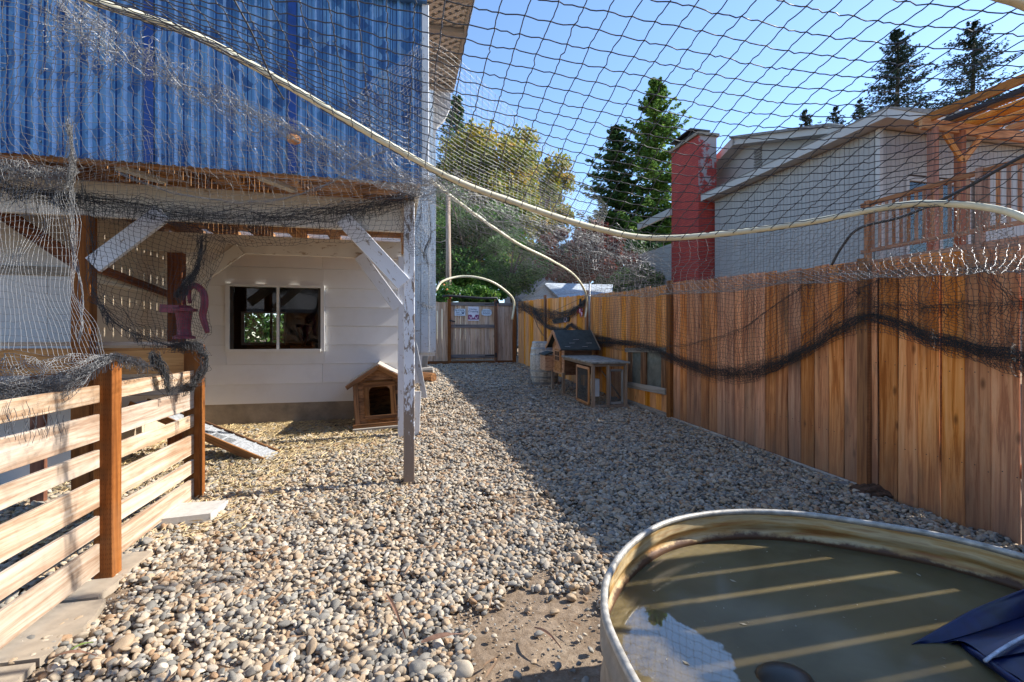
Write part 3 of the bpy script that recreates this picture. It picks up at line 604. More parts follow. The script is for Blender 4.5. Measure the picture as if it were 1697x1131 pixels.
# ------------------------------------------------------------------ end fence and gate (plane v = 13.77)
GV = 13.77; gz0 = G(13.9)
def guv(px): return toU(PV(px, 560, GV))
def gz(py, v=GV): return PV(785, py, v).z
ef = thing('end_fence', 'weathered grey brown board fence beside the gate at the end of the yard', 'fence', W(guv(735), GV, gz0))
ub = guv(692)
while ub < guv(741):
    board('board', W(ub + .065, GV, gz0 + .06), W(ub + .065, GV, gz0 + 1.76 + random.uniform(-.01, .01)), .132, .02, AU, M_gate, ef); ub += .137
ub = guv(823.6)
while ub < guv(851):
    board('board', W(ub + .06, GV, gz0 + .06), W(ub + .06, GV, gz0 + 1.72), .121, .02, AU, M_gate, ef); ub += .124
board('rail', W(guv(823), GV - .03, gz0 + 1.72), W(guv(849), GV - .03, gz0 + 1.72), .09, .035, UP, M_gaterail, ef)
board('kickboard', W(guv(700), GV - .03, gz0 + .03), W(guv(850), GV - .03, gz0 + .03), .11, .035, UP, M_post, ef)
board('corner_post', W(guv(851.5), GV - .06, gz0), W(guv(851.5), GV - .06, gz0 + 1.78), .09, .09, AU, M_post, ef)
gt = thing('yard_gate', 'weathered board gate between two orange posts at the end of the yard', 'gate', W(guv(785), GV, gz0))
for px in (744.3, 821.3):
    board('gate_post', W(guv(px), GV - .05, gz0 - .02), W(guv(px), GV - .05, gz0 + 1.84), .085, .09, AU, M_post, gt)
u0, u1 = guv(746.8), guv(819.2); nb = 9; wb = (u1 - u0) / nb
for i in range(nb): board('board', W(u0 + (i + .5) * wb, GV, gz0 + .12), W(u0 + (i + .5) * wb, GV, gz0 + 1.70), wb - .003, .02, AU, M_gate, gt)
for py, h_ in ((504.5, .10), (541, .095), (590.5, .10)):
    board('rail', W(u0, GV - .03, gz(py)), W(u1, GV - .03, gz(py)), h_, .03, UP, M_gaterail, gt)
for py in (503.5, 589):
    board('hinge', W(guv(803), GV - .052, gz(py + 1)), W(guv(819), GV - .052, gz(py)), .03, .008, UP, M_black, gt)
    board('hinge_plate', W(guv(821), GV - .10, gz(py + 4)), W(guv(821), GV - .10, gz(py - 4)), .05, .008, AU, M_black, gt)
board('latch', W(guv(744), GV - .105, gz(532)), W(guv(754), GV - .105, gz(534)), .035, .02, UP, M_black, gt)
mb = MB(); mb.tube([W(guv(733), GV - .1, gz(493)), W(guv(745), GV - .1, gz(492)), W(guv(800), GV - .1, gz(495)), W(guv(822), GV - .1, gz(494)), W(guv(825), GV - .1, gz(502))], .035, 8)
tag(mb.build('metal_pipe', M_black, smooth=True), 'dark rolled netting pipe lying across the top of the gate', 'pipe')
# signs
def lettering(txt, px, py, size, par, mat, v=GV - .032, ws=1.0):
    cu = bpy.data.curves.new('lettering', 'FONT'); cu.body = txt; cu.size = size; cu.align_x = 'CENTER'; cu.align_y = 'CENTER'; cu.extrude = .001; cu.materials.append(mat)
    tmp = bpy.data.objects.new('tmp', cu); me_ = bpy.data.meshes.new_from_object(tmp); bpy.data.objects.remove(tmp)
    if not me_.materials: me_.materials.append(mat)
    o = bpy.data.objects.new('lettering', me_); COL.objects.link(o); pos = W(guv(px), v, gz(py))
    M = Matrix(((AU.x * ws, 0, -AV.x, pos.x), (AU.y * ws, 0, -AV.y, pos.y), (0, 1, 0, pos.z), (0, 0, 0, 1))); place(o, M, par)
M_sblue = plain('pale_blue_sign', (.62, .70, .78), .4, var=.05); M_sink = plain('dark_navy_print', (.03, .05, .12), .5); M_spur = plain('plum_purple_print', (.22, .04, .14), .5); M_spink = plain('pink_print', (.75, .55, .65), .5); M_swh = plain('white_sign_face', (.75, .73, .80), .4, var=.05)
def signbox(px0, px1, py0, py1, mat, name, par, v0=GV - .026, t_=.012):
    mb = MB(); mb.box(guv(px0), guv(px1), v0 - t_, v0, gz(py1), gz(py0)); return mb.build(name, mat, par)
def hen(px, py, s, mat, par, flip=1):
    pts = [(-1, .5), (-.75, 1), (-.55, .6), (-.35, .15), (.1, .05), (.5, .45), (.55, .95), (.8, 1.15), (.95, .85), (.85, .3), (.6, -.5), (.1, -.85), (-.5, -.7), (-.9, -.1)]
    mb = MB(); c = W(guv(px), GV - .041, gz(py)); mb.prism([c + AU * (x * s * flip) + UP * (y * s) for x, y in pts], AV * -.002); mb.build('hen_emblem', mat, par)
s1 = thing('gate_sign', 'pale blue rectangular sign with a dark hen, leftmost on the gate', 'sign', W(guv(762), GV, gz(524)))
signbox(753, 771, 512.5, 524, M_sblue, 'panel', s1); lettering('The Chick', 760, 515, .075, s1, M_sink, GV - .04); lettering('Inn', 758.5, 518.6, .075, s1, M_sink, GV - .04); hen(767, 519, .042, M_sink, s1)
signbox(756, 766, 521.3, 521.8, M_sink, 'underline', s1, GV - .039, .002)
s2 = thing('gate_sign', 'tall white and purple sign with two pink hens, middle of the gate', 'sign', W(guv(784), GV, gz(532)))
signbox(775.5, 793, 508.5, 532, M_swh, 'panel', s2); signbox(775.5, 793, 522, 530, M_spur, 'purple_band', s2, GV - .039, .002)
lettering('Chicken', 784, 513, .07, s2, M_sink, GV - .04); lettering('Crossing', 784, 516.5, .08, s2, M_sink, GV - .04)
hen(780, 527, .045, M_spink, s2, -1); hen(789, 527, .045, M_spink, s2); mb = MB(); c = W(guv(784.3), GV - .0415, gz(528)); mb.prism([c, c + AU * .07 + UP * .12, c - AU * .07 + UP * .12], AV * -.001); mb.build('centre_point', M_swh, s2)
s3 = thing('gate_sign', 'pale blue scalloped sign with dark lettering, rightmost on the gate', 'sign', W(guv(806), GV, gz(524)))
mb = MB(); c = W(guv(806), GV - .026, gz(518)); pts = []
for i in range(48):
    t_ = i / 48 * 6.283; rr = 1 + .05 * math.sin(t_ * 12); ce, se = math.cos(t_), math.sin(t_); q = (abs(ce) ** 3 + abs(se) ** 3) ** (-1 / 3)
    pts.append(c + AU * (.148 * ce * q * rr) + UP * (.098 * se * q * rr))
mb.prism(pts, AV * -.012); mb.build('panel', M_sblue, s3); lettering('FARM FRESH', 806, 515.6, .05, s3, M_sink, GV - .04); lettering('EGGS', 806, 519.5, .07, s3, M_sink, GV - .04, 1.3)

# ------------------------------------------------------------------ left slatted fence
UF = -1.53
p1 = PU(167, 972, UF - .02); v1 = toV(p1)
def vat(px, u=UF): return toV(PU(px, 560, u))
V1, V2 = 3.02, 4.245
tag(board('fence_post', W(UF + .03, V1, -.05), W(UF + .03, V1, 1.18), .089, .089, AU, M_post, b=.005, var=1), 'orange treated square post nearest the camera in the slatted fence', 'post')
tag(board('fence_post', W(UF + .0, V2, -.02), W(UF + .0, V2, 1.255), .115, .10, AU, M_post, b=.005, var=1), 'reddish brown post at the end of the slatted fence under the hand pump', 'post')
SL = [(.965, 1.056), (.765, .904), (.623, .717), (.416, .562), (.267, .37), (.074, .223)]
for (va, vb, lab) in ((1.3, V1 - .045, 'pale pine slatted fence panel running out of frame at lower left'), (V1 + .045, V2 - .05, 'pale pine slatted fence panel between the two treated posts')):
    t = thing('slatted_fence', lab, 'fence', W(UF, (va + vb) / 2, 0.05))
    for i, (z0, z1) in enumerate(SL):
        board('slat', W(UF + .004, va, (z0 + z1) / 2 + random.uniform(-.006, .006)), W(UF + .004, vb, (z0 + z1) / 2), z1 - z0, .02, UP, M_slat, t, b=.002, var=i % 3 + 1)
# sandy edging slabs under the fence
for i, (va, vb, w0) in enumerate(((1.55, 2.28, .15), (2.3, 2.75, .13), (2.77, 3.3, .07))):
    mb = MB(); poly = []; nseg = 9; rs = random.Random(i + 4)
    for j in range(nseg + 1): poly.append(W(UF - .12, va + (vb - va) * j / nseg, .0))
    for j in range(nseg, -1, -1): poly.append(W(UF + .06 + w0 * (.75 + .35 * rs.random()) * (1 - .5 * abs(j / nseg - .5)), va + (vb - va) * j / nseg, .0))
    mb.prism(poly, UP * (.030 + .004 * i)); tag(mb.build('edging_slab', M_sand), ['broken sandy concrete slab under the fence at the bottom left corner', 'sandy slab with pebbles against it just before the orange post', 'small sandy slab at the foot of the orange post'][i], 'slab')
q = [P(263, 861, 3.21), P(349, 851, 3.32), P(378, 829, 3.58), P(297, 834, 3.52)]
mb = MB(); mb.hexa([p - UP * .055 for p in q] + q); tag(mb.build('paver', M_slab), 'pale rectangular concrete paver leaning on pebbles by the brown post', 'paver')
# top rail running left from the pump post, board below
lr = thing('pen_partition', 'brown framed partition with pale top rail running left from the pump post', 'partition', W(-3, 4.3, 0))
board('top_rail', W(-6, 4.30, 1.265), W(UF - .06, 4.30, 1.262), .10, .03, AV, M_slat, lr)
board('face_board', W(-6, 4.29, 1.13), W(UF - .06, 4.29, 1.13), .20, .03, UP, M_joist, lr)
board('lower_board', W(-6, 4.31, .93), W(UF - .06, 4.31, .93), .14, .03, UP, M_slat, lr)
for u in (-4.6, -3.6, -2.6): board('stud', W(u, 4.34, .05), W(u, 4.34, 1.2), .09, .04, AU, M_postdark, lr)
# ------------------------------------------------------------------ front porch frame
VF, VB, VW = 4.19, 5.755, 6.83
pb = thing('white_porch_post', 'flaking white painted timber post standing in the pebbles at the porch corner', 'post', W(.107, VF, .08))
board('shaft', W(.107, VF, .02), W(.107, VF, 2.46), .089, .089, AU, M_peel, pb, b=.004, var=1)
tag(board('porch_post', W(.065, VB, .1), W(.065, VB, 2.25), .089, .089, AU, M_brace, b=.004), 'white porch post standing behind the flaking front post', 'post')
tag(board('porch_post', W(-2.23, VF, .03), W(-2.23, VF, 2.2), .115, .10, AU, M_post, b=.004, var=2), 'tall brown timber post at left carrying the porch beam', 'post')
tag(board('porch_post', W(-2.24, VB, .1), W(-2.24, VB, 2.2), .14, .10, AU, M_postdark, b=.004), 'dark red brown rear post behind the hand pump', 'post')
tag(board('porch_beam', W(-6.5, VF, 2.33), W(.06, VF, 2.33), .26, .04, UP, M_beam), 'cream painted front porch beam above the flaking post', 'beam')
tag(board('porch_beam', W(-3.2, VB, 2.32), W(.06, VB, 2.32), .20, .04, UP, M_beam), 'cream painted rear porch beam above the house window', 'beam')
for (ua, za, ub_, zb, v, lab, m_) in ((.062, 1.76, -.42, 2.28, VF - .045, 'white diagonal brace from the flaking front post up to the front beam', M_brace), (.02, 1.66, -.40, 2.24, VB - .05, 'white diagonal brace on the rear porch post', M_brace),
                               (-2.15, 1.84, -1.70, 2.25, VF - .045, 'white diagonal brace on the tall brown post at left', M_brace), (-2.13, 1.84, -1.62, 2.26, VB - .05, 'cream diagonal brace on the dark red rear post', M_beam)):
    tag(board('knee_brace', W(ua, v, za), W(ub_, v, zb), .13, .038, UP, m_), lab, 'brace')
# deck above: joists, boards
dk = thing('porch_deck', 'brown joists and boards of the upper deck seen from below', 'deck', W(-3, 5.3, 2.47))
u = -6.4
while u < .15:
    board('joist', W(u, 3.78, 2.56), W(u, VW - .02, 2.56), .19, .04, UP, M_joist, dk); u += .405
v = 3.80
while v < VW - .1:
    board('deck_board', W(-6.5, v, 2.67), W(.16, v, 2.67), .135, .028, AV, M_deck, dk); v += .1415
board('rim_joist', W(-6.5, 3.78, 2.56), W(.16, 3.78, 2.56), .19, .04, UP, M_joist, dk)
board('end_joist', W(.165, 3.80, 2.56), W(.165, VW, 2.56), .19, .04, UP, M_beam, dk)
for k in range(3): board('pale_blocking', W(-.95 + k * .01 - k * .9, 3.83, 2.47), W(-.78 - k * .9, 4.1, 2.47), .07, .03, AU, M_beam, dk)
# ------------------------------------------------------------------ blue corrugated screen
def bluemat():
    m, n, l, b = newmat('blue_corrugated_plastic'); tc = n.new('ShaderNodeTexCoord')
    rot = n.new('ShaderNodeMapping'); rot.inputs['Rotation'].default_value = (0, 0, -R(13.51)); l.new(tc.outputs['Object'], rot.inputs[0])
    sep = n.new('ShaderNodeSeparateXYZ'); l.new(rot.outputs[0], sep.inputs[0])
    # lattice shadow painted in as diamonds: |x|+|z| cells with random strength
    cmb = n.new('ShaderNodeCombineXYZ'); l.new(sep.outputs['X'], cmb.inputs[0]); l.new(sep.outputs['Z'], cmb.inputs[1])
    r45 = n.new('ShaderNodeMapping'); r45.inputs['Rotation'].default_value = (0, 0, R(45)); r45.inputs['Scale'].default_value = (13, 13, 1); l.new(cmb.outputs[0], r45.inputs[0])
    fl_ = N(n, 'ShaderNodeVectorMath', operation='FLOOR'); l.new(r45.outputs[0], fl_.inputs[0]); wn = n.new('ShaderNodeTexWhiteNoise'); wn.noise_dimensions = '2D'; l.new(fl_.outputs[0], wn.inputs['Vector'])
    big = noise(n, l, cmb.outputs[0], 1.4, 2, .5)
    k = ramp(n, [(.0, (.12, .31, .58)), (.45, (.17, .38, .65)), (.60, (.06, .20, .43)), (.78, (.04, .12, .30)), (.93, (.20, .36, .52))], 'CONSTANT'); l.new(wn.outputs['Value'], k.inputs[0])
    mr = n.new('ShaderNodeMapRange'); mr.inputs['From Min'].default_value = .30; mr.inputs['From Max'].default_value = .5; mr.inputs['To Max'].default_value = 1.0; l.new(big, mr.inputs[0])
    col = mixc(n, l, mr.outputs[0], (.15, .37, .66), k.outputs[0])
    mp = n.new('ShaderNodeMapping'); mp.inputs['Scale'].default_value = (16, 1, .6); l.new(rot.outputs[0], mp.inputs[0]); st = noise(n, l, mp.outputs[0], 1, 4, .6)
    r2 = ramp(n, [(.35, (.6, .66, .78)), (.65, (1.35, 1.25, 1.12))]); l.new(st, r2.inputs[0]); col = mixc(n, l, 1.0, col, r2.outputs[0], 'MULTIPLY')
    l.new(col, b.inputs['Base Color']); b.inputs['Roughness'].default_value = .38; b.inputs['Specular IOR Level'].default_value = .5
    tr = n.new('ShaderNodeBsdfTranslucent'); l.new(col, tr.inputs['Color']); mx = n.new('ShaderNodeMixShader'); mx.inputs[0].default_value = .3
    l.new(b.outputs[0], mx.inputs[1]); l.new(tr.outputs[0], mx.inputs[2]); l.new(mx.outputs[0], n['Material Output'].inputs['Surface']); return m
M_blue = bluemat(); M_bluecap = plain('blue_cap_paint', (.07, .17, .34), .5); M_navy = plain('navy_joint_strip', (.012, .05, .22), .35)
M_bluehi = plain('painted_highlight_rib_flank', (.34, .52, .76), .4, var=.2); M_bluelo = plain('painted_shade_rib_flank', (.03, .10, .28), .4)  # rib highlight and rib shade painted as two flank colours
sc_ = thing('corrugated_screen', 'blue ribbed corrugated screen hanging above the porch', 'screen', W(-3, 3.72, 2.46))
VS = 3.70; pitch = .098
prof = [(0, 0), (.010, -.026), (.026, -.026), (.036, 0), (.056, 0), (.062, -.010), (.070, -.010), (.076, 0), (.098, 0)]
right = .195; nr = int((right + 6.4) / pitch); pw = 9
u_end = right
for pi in range(nr // pw + 1):
    us = []
    for r_ in range(pw):
        us += [(right - (pi * pw + r_ + 1) * pitch + a_, VS + b_ + (pi % 2) * .003) for a_, b_ in prof[:-1]]
    us.sort(); us.append((right - pi * pw * pitch + (.012 if pi else 0), VS + (pi % 2) * .003))
    zb = 2.468 + random.uniform(-.006, .006); n_ = len(us)
    V = [W(a_, b_, zb) for a_, b_ in us] + [W(a_, b_ + .0, 3.82) for a_, b_ in us]
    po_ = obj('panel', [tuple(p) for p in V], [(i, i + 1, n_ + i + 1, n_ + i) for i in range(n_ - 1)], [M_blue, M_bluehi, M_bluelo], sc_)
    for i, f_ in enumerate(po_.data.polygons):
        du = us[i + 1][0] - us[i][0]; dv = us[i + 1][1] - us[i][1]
        if abs(dv) > .02: f_.material_index = 1 if dv > 0 else 2  # flank towards the sun gets the painted highlight, the other the shade
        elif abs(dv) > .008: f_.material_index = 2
    if pi: board('joint_strip', W(right - pi * pw * pitch - .025, VS - .026, 2.47), W(right - pi * pw * pitch - .025, VS - .026, 3.81), .055, .006, AU, M_navy, sc_, b=.001)
scr = MB(); u_ = right - .018
while u_ > -6:
    for zz in (2.56, 3.0, 3.45): c_ = W(u_ - .03, VS - .002, zz); scr.beam(c_, c_ - AV * .006, .011, .011, UP)
    u_ -= pitch * 2
scr.build('screw', M_hoop, sc_)['kind'] = 'stuff'
board('cap', W(-6.4, VS - .01, 3.835), W(right + .03, VS - .01, 3.835), .10, .05, AV, M_bluecap, sc_)
board('corner_trim', W(right + .02, VS, 2.46), W(right + .02, VS, 3.81), .05, .05, AU, M_white2, sc_)
# small unlit lamp globe, a bulb's glow kept as plain orange
c = PV(487, 231, VS - .12); ln = thing('round_lamp_globe', 'small round orange lamp globe hanging against the blue screen', 'lantern', c - UP * .05)
mb = MB()
for i in range(9):
    for j in range(16): a1 = math.pi * i / 8; a2 = j / 16 * 6.283; rr = .044 * math.sin(a1) * (1 + .07 * math.cos(a2 * 8)) + .002; mb.v.append((c.x + rr * math.cos(a2), c.y + rr * math.sin(a2), c.z + .035 * math.cos(a1)))
for i in range(8):
    for j in range(16): mb.f.append((i * 16 + j, i * 16 + (j + 1) % 16, i * 16 + 16 + (j + 1) % 16, i * 16 + 16 + j))
mb.build('globe', M_orange, ln, smooth=True); mb = MB(); mb.tube([c + UP * .03, c + UP * .15], .002, 5); mb.build('string', M_black, ln)
# ------------------------------------------------------------------ house wall with window
hs = thing('white_house', 'white lap sided house wall with a dark sliding window behind the porch', 'house', W(-1.3, VW, .2))
zf = .465
mb = MB(); mb.box(-3.4, .10, VW + .0, VW + .15, -.1, zf); mb.build('foundation', M_conc, hs)
wu0, wu1, wz0, wz1 = -2.065, -.956, 1.168, 1.97
ch_ = .2515; k = 0; z = zf
while z < 2.66:
    z1 = z + ch_
    segs = [(-2.75, .12)]
    if z1 > wz0 + .02 and z < wz1 - .02: segs = [(-2.75, wu0 - .03), (wu1 + .03, .12)]
    elif k % 2: segs = [(-2.75, -.95), (-.947, .12)]
    for (a_, b_) in segs:
        zz0, zz1 = z, z1
        mb = MB(); mb.hexa([W(a_, VW - .022, zz0 + .002), W(b_, VW - .022, zz0 + .002), W(b_, VW + .06, zz0 + .002), W(a_, VW + .06, zz0 + .002), W(a_, VW - .008, zz1), W(b_, VW - .008, zz1), W(b_, VW + .06, zz1), W(a_, VW + .06, zz1)])
        mb.build('siding_board', M_white, hs)
    z = z1; k += 1
# filler strips above/below the window inside the notched courses
mb = MB(); mb.box(wu0 - .03, wu1 + .03, VW - .012, VW + .05, 1.2195 - .25 + .25, wz0 + .0) if wz0 > 1.2195 else None
for (z0, z1) in ((zf + 2 * ch_ + .002, wz0 - .02), (wz1 + .02, zf + 6 * ch_ + .25)):
    if z1 > z0:
        mb = MB(); mb.box(wu0 - .029, wu1 + .029, VW - .017, VW + .06, z0, z1); mb.build('siding_board', M_white, hs)
# window
wn_ = bpy.data.objects.new('window', None); COL.objects.link(wn_); place(wn_, Matrix.Translation(W(-1.5, VW, wz0)), hs)
def fr(name, a0, a1, z0, z1, v0, v1, mat=M_vinyl): mb = MB(); mb.box(a0, a1, v0, v1, z0, z1); mb.build(name, mat, wn_)
t_ = .035
fr('frame', wu0 - t_, wu0 + .012, wz0 - t_, wz1 + t_, VW - .045, VW + .05); fr('frame', wu1 - .012, wu1 + t_, wz0 - t_, wz1 + t_, VW - .045, VW + .05)
fr('frame', wu0 + .012, wu1 - .012, wz1, wz1 + t_, VW - .043, VW + .05); fr('sill', wu0 + .012, wu1 - .012, wz0 - t_, wz0, VW - .06, VW + .05)
um = -1.49; M_frdk = plain('dark_bronze_sash', (.04, .035, .03), .4)
fr('sash', wu0 + .012, wu0 + .045, wz0, wz1, VW - .03, VW + .02, M_frdk); fr('sash', wu1 - .045, wu1 - .012, wz0, wz1, VW - .03, VW + .02, M_frdk)
fr('meeting_rail', um - .016, um + .016, wz0, wz1, VW - .035, VW + .02, M_vinyl)
fr('pane', wu0 + .045, um - .016, wz0, wz1, VW - .008, VW - .004, M_glass); fr('pane', um + .016, wu1 - .045, wz0, wz1, VW - .016, VW - .012, M_glass)
# dark room behind with a far window looking on greenery
RB = 9.0
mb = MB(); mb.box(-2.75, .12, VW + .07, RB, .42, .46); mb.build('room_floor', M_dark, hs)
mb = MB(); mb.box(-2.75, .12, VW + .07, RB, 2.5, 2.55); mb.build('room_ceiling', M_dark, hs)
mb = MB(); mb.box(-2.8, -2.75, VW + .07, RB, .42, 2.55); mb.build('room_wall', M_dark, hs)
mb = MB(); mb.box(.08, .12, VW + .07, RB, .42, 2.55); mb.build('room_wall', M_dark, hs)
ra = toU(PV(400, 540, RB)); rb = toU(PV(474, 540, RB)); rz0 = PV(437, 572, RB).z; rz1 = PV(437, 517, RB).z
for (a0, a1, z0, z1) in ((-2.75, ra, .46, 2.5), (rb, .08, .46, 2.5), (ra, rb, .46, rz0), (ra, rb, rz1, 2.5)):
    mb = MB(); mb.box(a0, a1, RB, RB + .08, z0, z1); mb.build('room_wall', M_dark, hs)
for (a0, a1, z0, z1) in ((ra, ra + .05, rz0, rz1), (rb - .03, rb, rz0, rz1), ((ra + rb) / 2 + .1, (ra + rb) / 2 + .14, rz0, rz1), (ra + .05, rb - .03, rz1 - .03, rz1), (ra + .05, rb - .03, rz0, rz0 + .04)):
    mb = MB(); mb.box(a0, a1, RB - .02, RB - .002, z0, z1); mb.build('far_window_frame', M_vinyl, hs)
st = thing('stool', 'dark crossed wooden legs of a stool inside the house window', 'stool', W(-1.4, 8.2, .46))
for a_, b_ in ((-1.52, -1.32), (-1.32, -1.52)): board('leg', W(a_, 8.2, .9), W(b_, 8.2, 1.48), .035, .03, AU, M_postdark, st)
board('seat', W(-1.6, 8.2, 1.15), W(-1.24, 8.2, 1.15), .2, .09, AV, M_postdark, st)
mb = MB(); mb.box(-3.1, -2.75, VW + .0, VW + .06, .2, 2.6); mb.build('side_wall', M_tan, hs)
# upper storey wall
mb = MB(); mb.box(-7, .14, VW + .3, VW + .4, 2.75, 4.8); mb.build('upper_wall', M_white, hs)
# left side wall of the bay, seen between the posts, with a trim board
sw = thing('side_shed', 'tan and grey panelled shed wall at the left behind the netting', 'shed', W(-3.3, 5.4, .1))
mb = MB(); v = 4.96
while v < VW - .05: mb.box(-2.62, -2.58, v, min(v + .296, VW - .02), .1, 1.80); v += .30
mb.build('side_panel', M_tan, sw)
board('side_trim', W(-2.57, 4.93, 1.84), W(-2.57, VW, 1.84), .09, .03, UP, M_beam, sw)
mb = MB(); v = 4.96
while v < VW - .05: mb.box(-2.62, -2.58, v, min(v + .296, VW - .02), 1.89, 2.46); v += .30
mb.build('upper_side_panel', M_tan, sw)
u = -6.6
while u < -2.65:
    mb = MB(); mb.box(u, min(u + .41, -2.62), 4.9, 4.93, .05, 1.84); mb.build('front_panel', M_grey, sw); mb = MB(); mb.box(u, min(u + .41, -2.62), 4.9, 4.93, 1.91, 2.46); mb.build('front_panel', M_grey, sw); u += .414
board('front_trim', W(-6.6, 4.89, 1.875), W(-2.6, 4.89, 1.875), .07, .035, UP, M_greywood, sw)
board('sloping_rafter', PV(-30, 330, 4.75), PV(122, 432, 4.75), .11, .04, UP, M_postdark, sw)
board('sloping_rafter', PU(155, 442, -2.5), PU(290, 492, -2.5), .07, .04, UP, M_postdark, sw)
# ------------------------------------------------------------------ far house wing, soffit lattice
fwg = thing('house_wing', 'white vertical board wall of the house wing beyond the porch with concrete base', 'house', W(.5, 10, .4))
uR = .79; VWG = 9.95; u = uR; ws_ = [.15, .155, .25, .25, .25, .25]
for i, w_ in enumerate(ws_):
    mb = MB(); mb.box(u - w_ + .008, u, VWG - (.012 if i % 2 else 0), VWG + .05, 1.02, 6.9); mb.build('wall_board', M_white2, fwg); u -= w_
mb = MB(); mb.box(-.5, uR - .01, VWG + .05, VWG + .09, .95, 6.9); mb.build('backing_wall', M_white2, fwg)
mb = MB(); mb.box(-.6, uR - .28, VWG + .03, VWG + .3, .2, 1.0); mb.build('base_wall', M_white, fwg)
# eave with lattice soffit
M_lat = paint('pale_lattice_paint', (.62,.60,.56)); ev = thing('lattice_eave', 'grey patio roof eave with white lattice soffit above the screen', 'roof', W(.5, 4.5, 4.6))
EH = 4.70; ue = .745
board('fascia', W(ue, 2.4, EH + .08), W(ue, 6.62, EH + .08), .22, .04, UP, M_nsid2, ev)
for v in (4.15, 4.75, 5.33, 5.93, 6.55): board('cross_bar', W(-.6, v, EH - .02), W(ue - .02, v, EH - .02), .09, .05, AV, M_nsid2, ev)
mb = MB(); 
for s_ in (1, -1):
    c = -6.0
    while c < 12:
        # strips at 45 degrees, clipped to the soffit strip u in [-.6, ue]
        ua_, ub_ = -.6, ue - .03; va_ = c; vb_ = c + (ub_ - ua_) * s_
        lo_, hi_ = 2.6, 6.6
        ts = [0, 1]
        def vv(t__): return va_ + (vb_ - va_) * t__
        t0, t1 = 0, 1
        if vb_ != va_:
            a_, b_ = (lo_ - va_) / (vb_ - va_), (hi_ - va_) / (vb_ - va_); t0 = max(0, min(a_, b_)); t1 = min(1, max(a_, b_))
        if t1 > t0 + .02: mb.beam(W(ua_ + (ub_ - ua_) * t0, vv(t0), EH + .03 + .006 * s_), W(ua_ + (ub_ - ua_) * t1, vv(t1), EH + .03 + .006 * s_), .038, .006, W(1, -s_))
        c += .115
o = mb.build('lattice', M_white2, ev); o['kind'] = 'stuff'
mb = MB(); mb.box(-6.6, ue + .03, 4.0, 7.0, EH + .20, EH + .25); mb.build('roof_sheet', plain('cool_grey_roof_underside', (.60, .63, .68), .7, var=.1), ev)
mb = MB(); mb.prism([PV(719, 150, 6.9), PV(747, 150, 6.9), PV(747, 176, 6.9), PV(738, 196, 6.9), PV(724, 210, 6.9), PV(719, 240, 6.9)], AV * .12); mb.build('corbel', M_white2, ev)
board('tail_bracket', PV(716, 140, 6.7), PV(749, 134, 6.7), .12, .08, UP, M_shing, ev)
# ------------------------------------------------------------------ doghouse
dz0 = G(6.0) + .03
dh = thing('doghouse', 'small weathered wooden doghouse with dark arched opening by the white wall', 'doghouse', P(632, 705, 5.95))
o_ = P(632, 704, 5.95); tl = R(3); X = (AU * math.cos(tl * .3) + UP * math.sin(tl)).normalized(); Yd = AV; Zd = X.cross(Yd).normalized()
def D(x, y, z): return o_ + X * x + Yd * y + Zd * z
hw, hh, ap = .31, .55, .715; ya, yb = 0, .62
def dbox(x0, x1, y0, y1, z0, z1): mb = MB(); return mb.hexa([D(x0, y0, z0), D(x1, y0, z0), D(x1, y1, z0), D(x0, y1, z0), D(x0, y0, z1), D(x1, y0, z1), D(x1, y1, z1), D(x0, y1, z1)])
dbox(-hw, -.15, 0, .02, .03, hh).build('front_board', M_dog, dh); dbox(.165, hw, 0, .02, .03, hh).build('front_board', M_dog, dh)
dbox(-.165, .165, 0, .02, .03, .115).build('front_board', M_dog, dh); dbox(-.165, .165, 0, .02, .50, hh).build('front_board', M_dog, dh)
mb = MB(); mb.prism([D(-hw, .0, hh + .003), D(hw, .0, hh + .003), D(0, .0, ap)], Yd * .02); mb.build('gable_board', M_dog, dh)
dbox(-hw, -hw + .02, .022, yb, .03, hh).build('side_wall', M_dog, dh); dbox(hw - .02, hw, .022, yb, .03, hh).build('side_wall', M_dog, dh); dbox(-hw + .02, hw - .02, yb - .02, yb, .03, hh).build('back_wall', M_dog, dh)
dbox(-hw + .02, hw - .02, .022, yb - .02, .03, .05).build('floor', M_dark, dh)
for sx_ in (-1, 1):
    p0, p1_ = D(sx_ * (hw + .07), -.07, hh - .045), D(0, -.07, ap + .022)
    mb = MB(); mb.add([p0, p1_, p1_ + Yd * .78, p0 + Yd * .78] + [q + Zd * .02 for q in (p0, p1_, p1_ + Yd * .78, p0 + Yd * .78)], [(0, 1, 2, 3), (7, 6, 5, 4), (0, 4, 5, 1), (1, 5, 6, 2), (2, 6, 7, 3), (3, 7, 4, 0)]); mb.build('roof_panel', M_greywood, dh)
    board('barge_board', p0 - Zd * .02 - Yd * .01, p1_ - Zd * .02 - Yd * .01, .05, .016, UP, M_dog, dh)
    board('corner_board', D(sx_ * (hw - .03), -.012, .03), D(sx_ * (hw - .03), -.012, hh - .02), .06, .018, X, M_dog, dh)
    board('door_frame', D(sx_ * .155, -.014, .09), D(sx_ * .155, -.014, .51), .06, .018, X, M_dog, dh)
board('door_frame', D(-.185, -.016, .50), D(.185, -.016, .50), .06, .018, Zd, M_dog, dh); board('door_frame', D(-.185, -.016, .10), D(.185, -.016, .10), .05, .018, Zd, M_dog, dh)
for sx_ in (-1, 1): mb = MB(); mb.prism([D(sx_ * .126, -.02, .472), D(sx_ * .085, -.02, .472), D(sx_ * .126, -.02, .43)], Yd * .012); mb.build('door_corner', M_dog, dh)
board('base_skid', D(-hw - .02, -.02, .005), D(hw + .02, -.02, .005), .05, .06, Zd, M_dog, dh); board('base_skid', D(-hw - .02, -.06, -.03), D(hw + .03, -.06, -.03), .03, .08, Zd, M_greywood, dh)
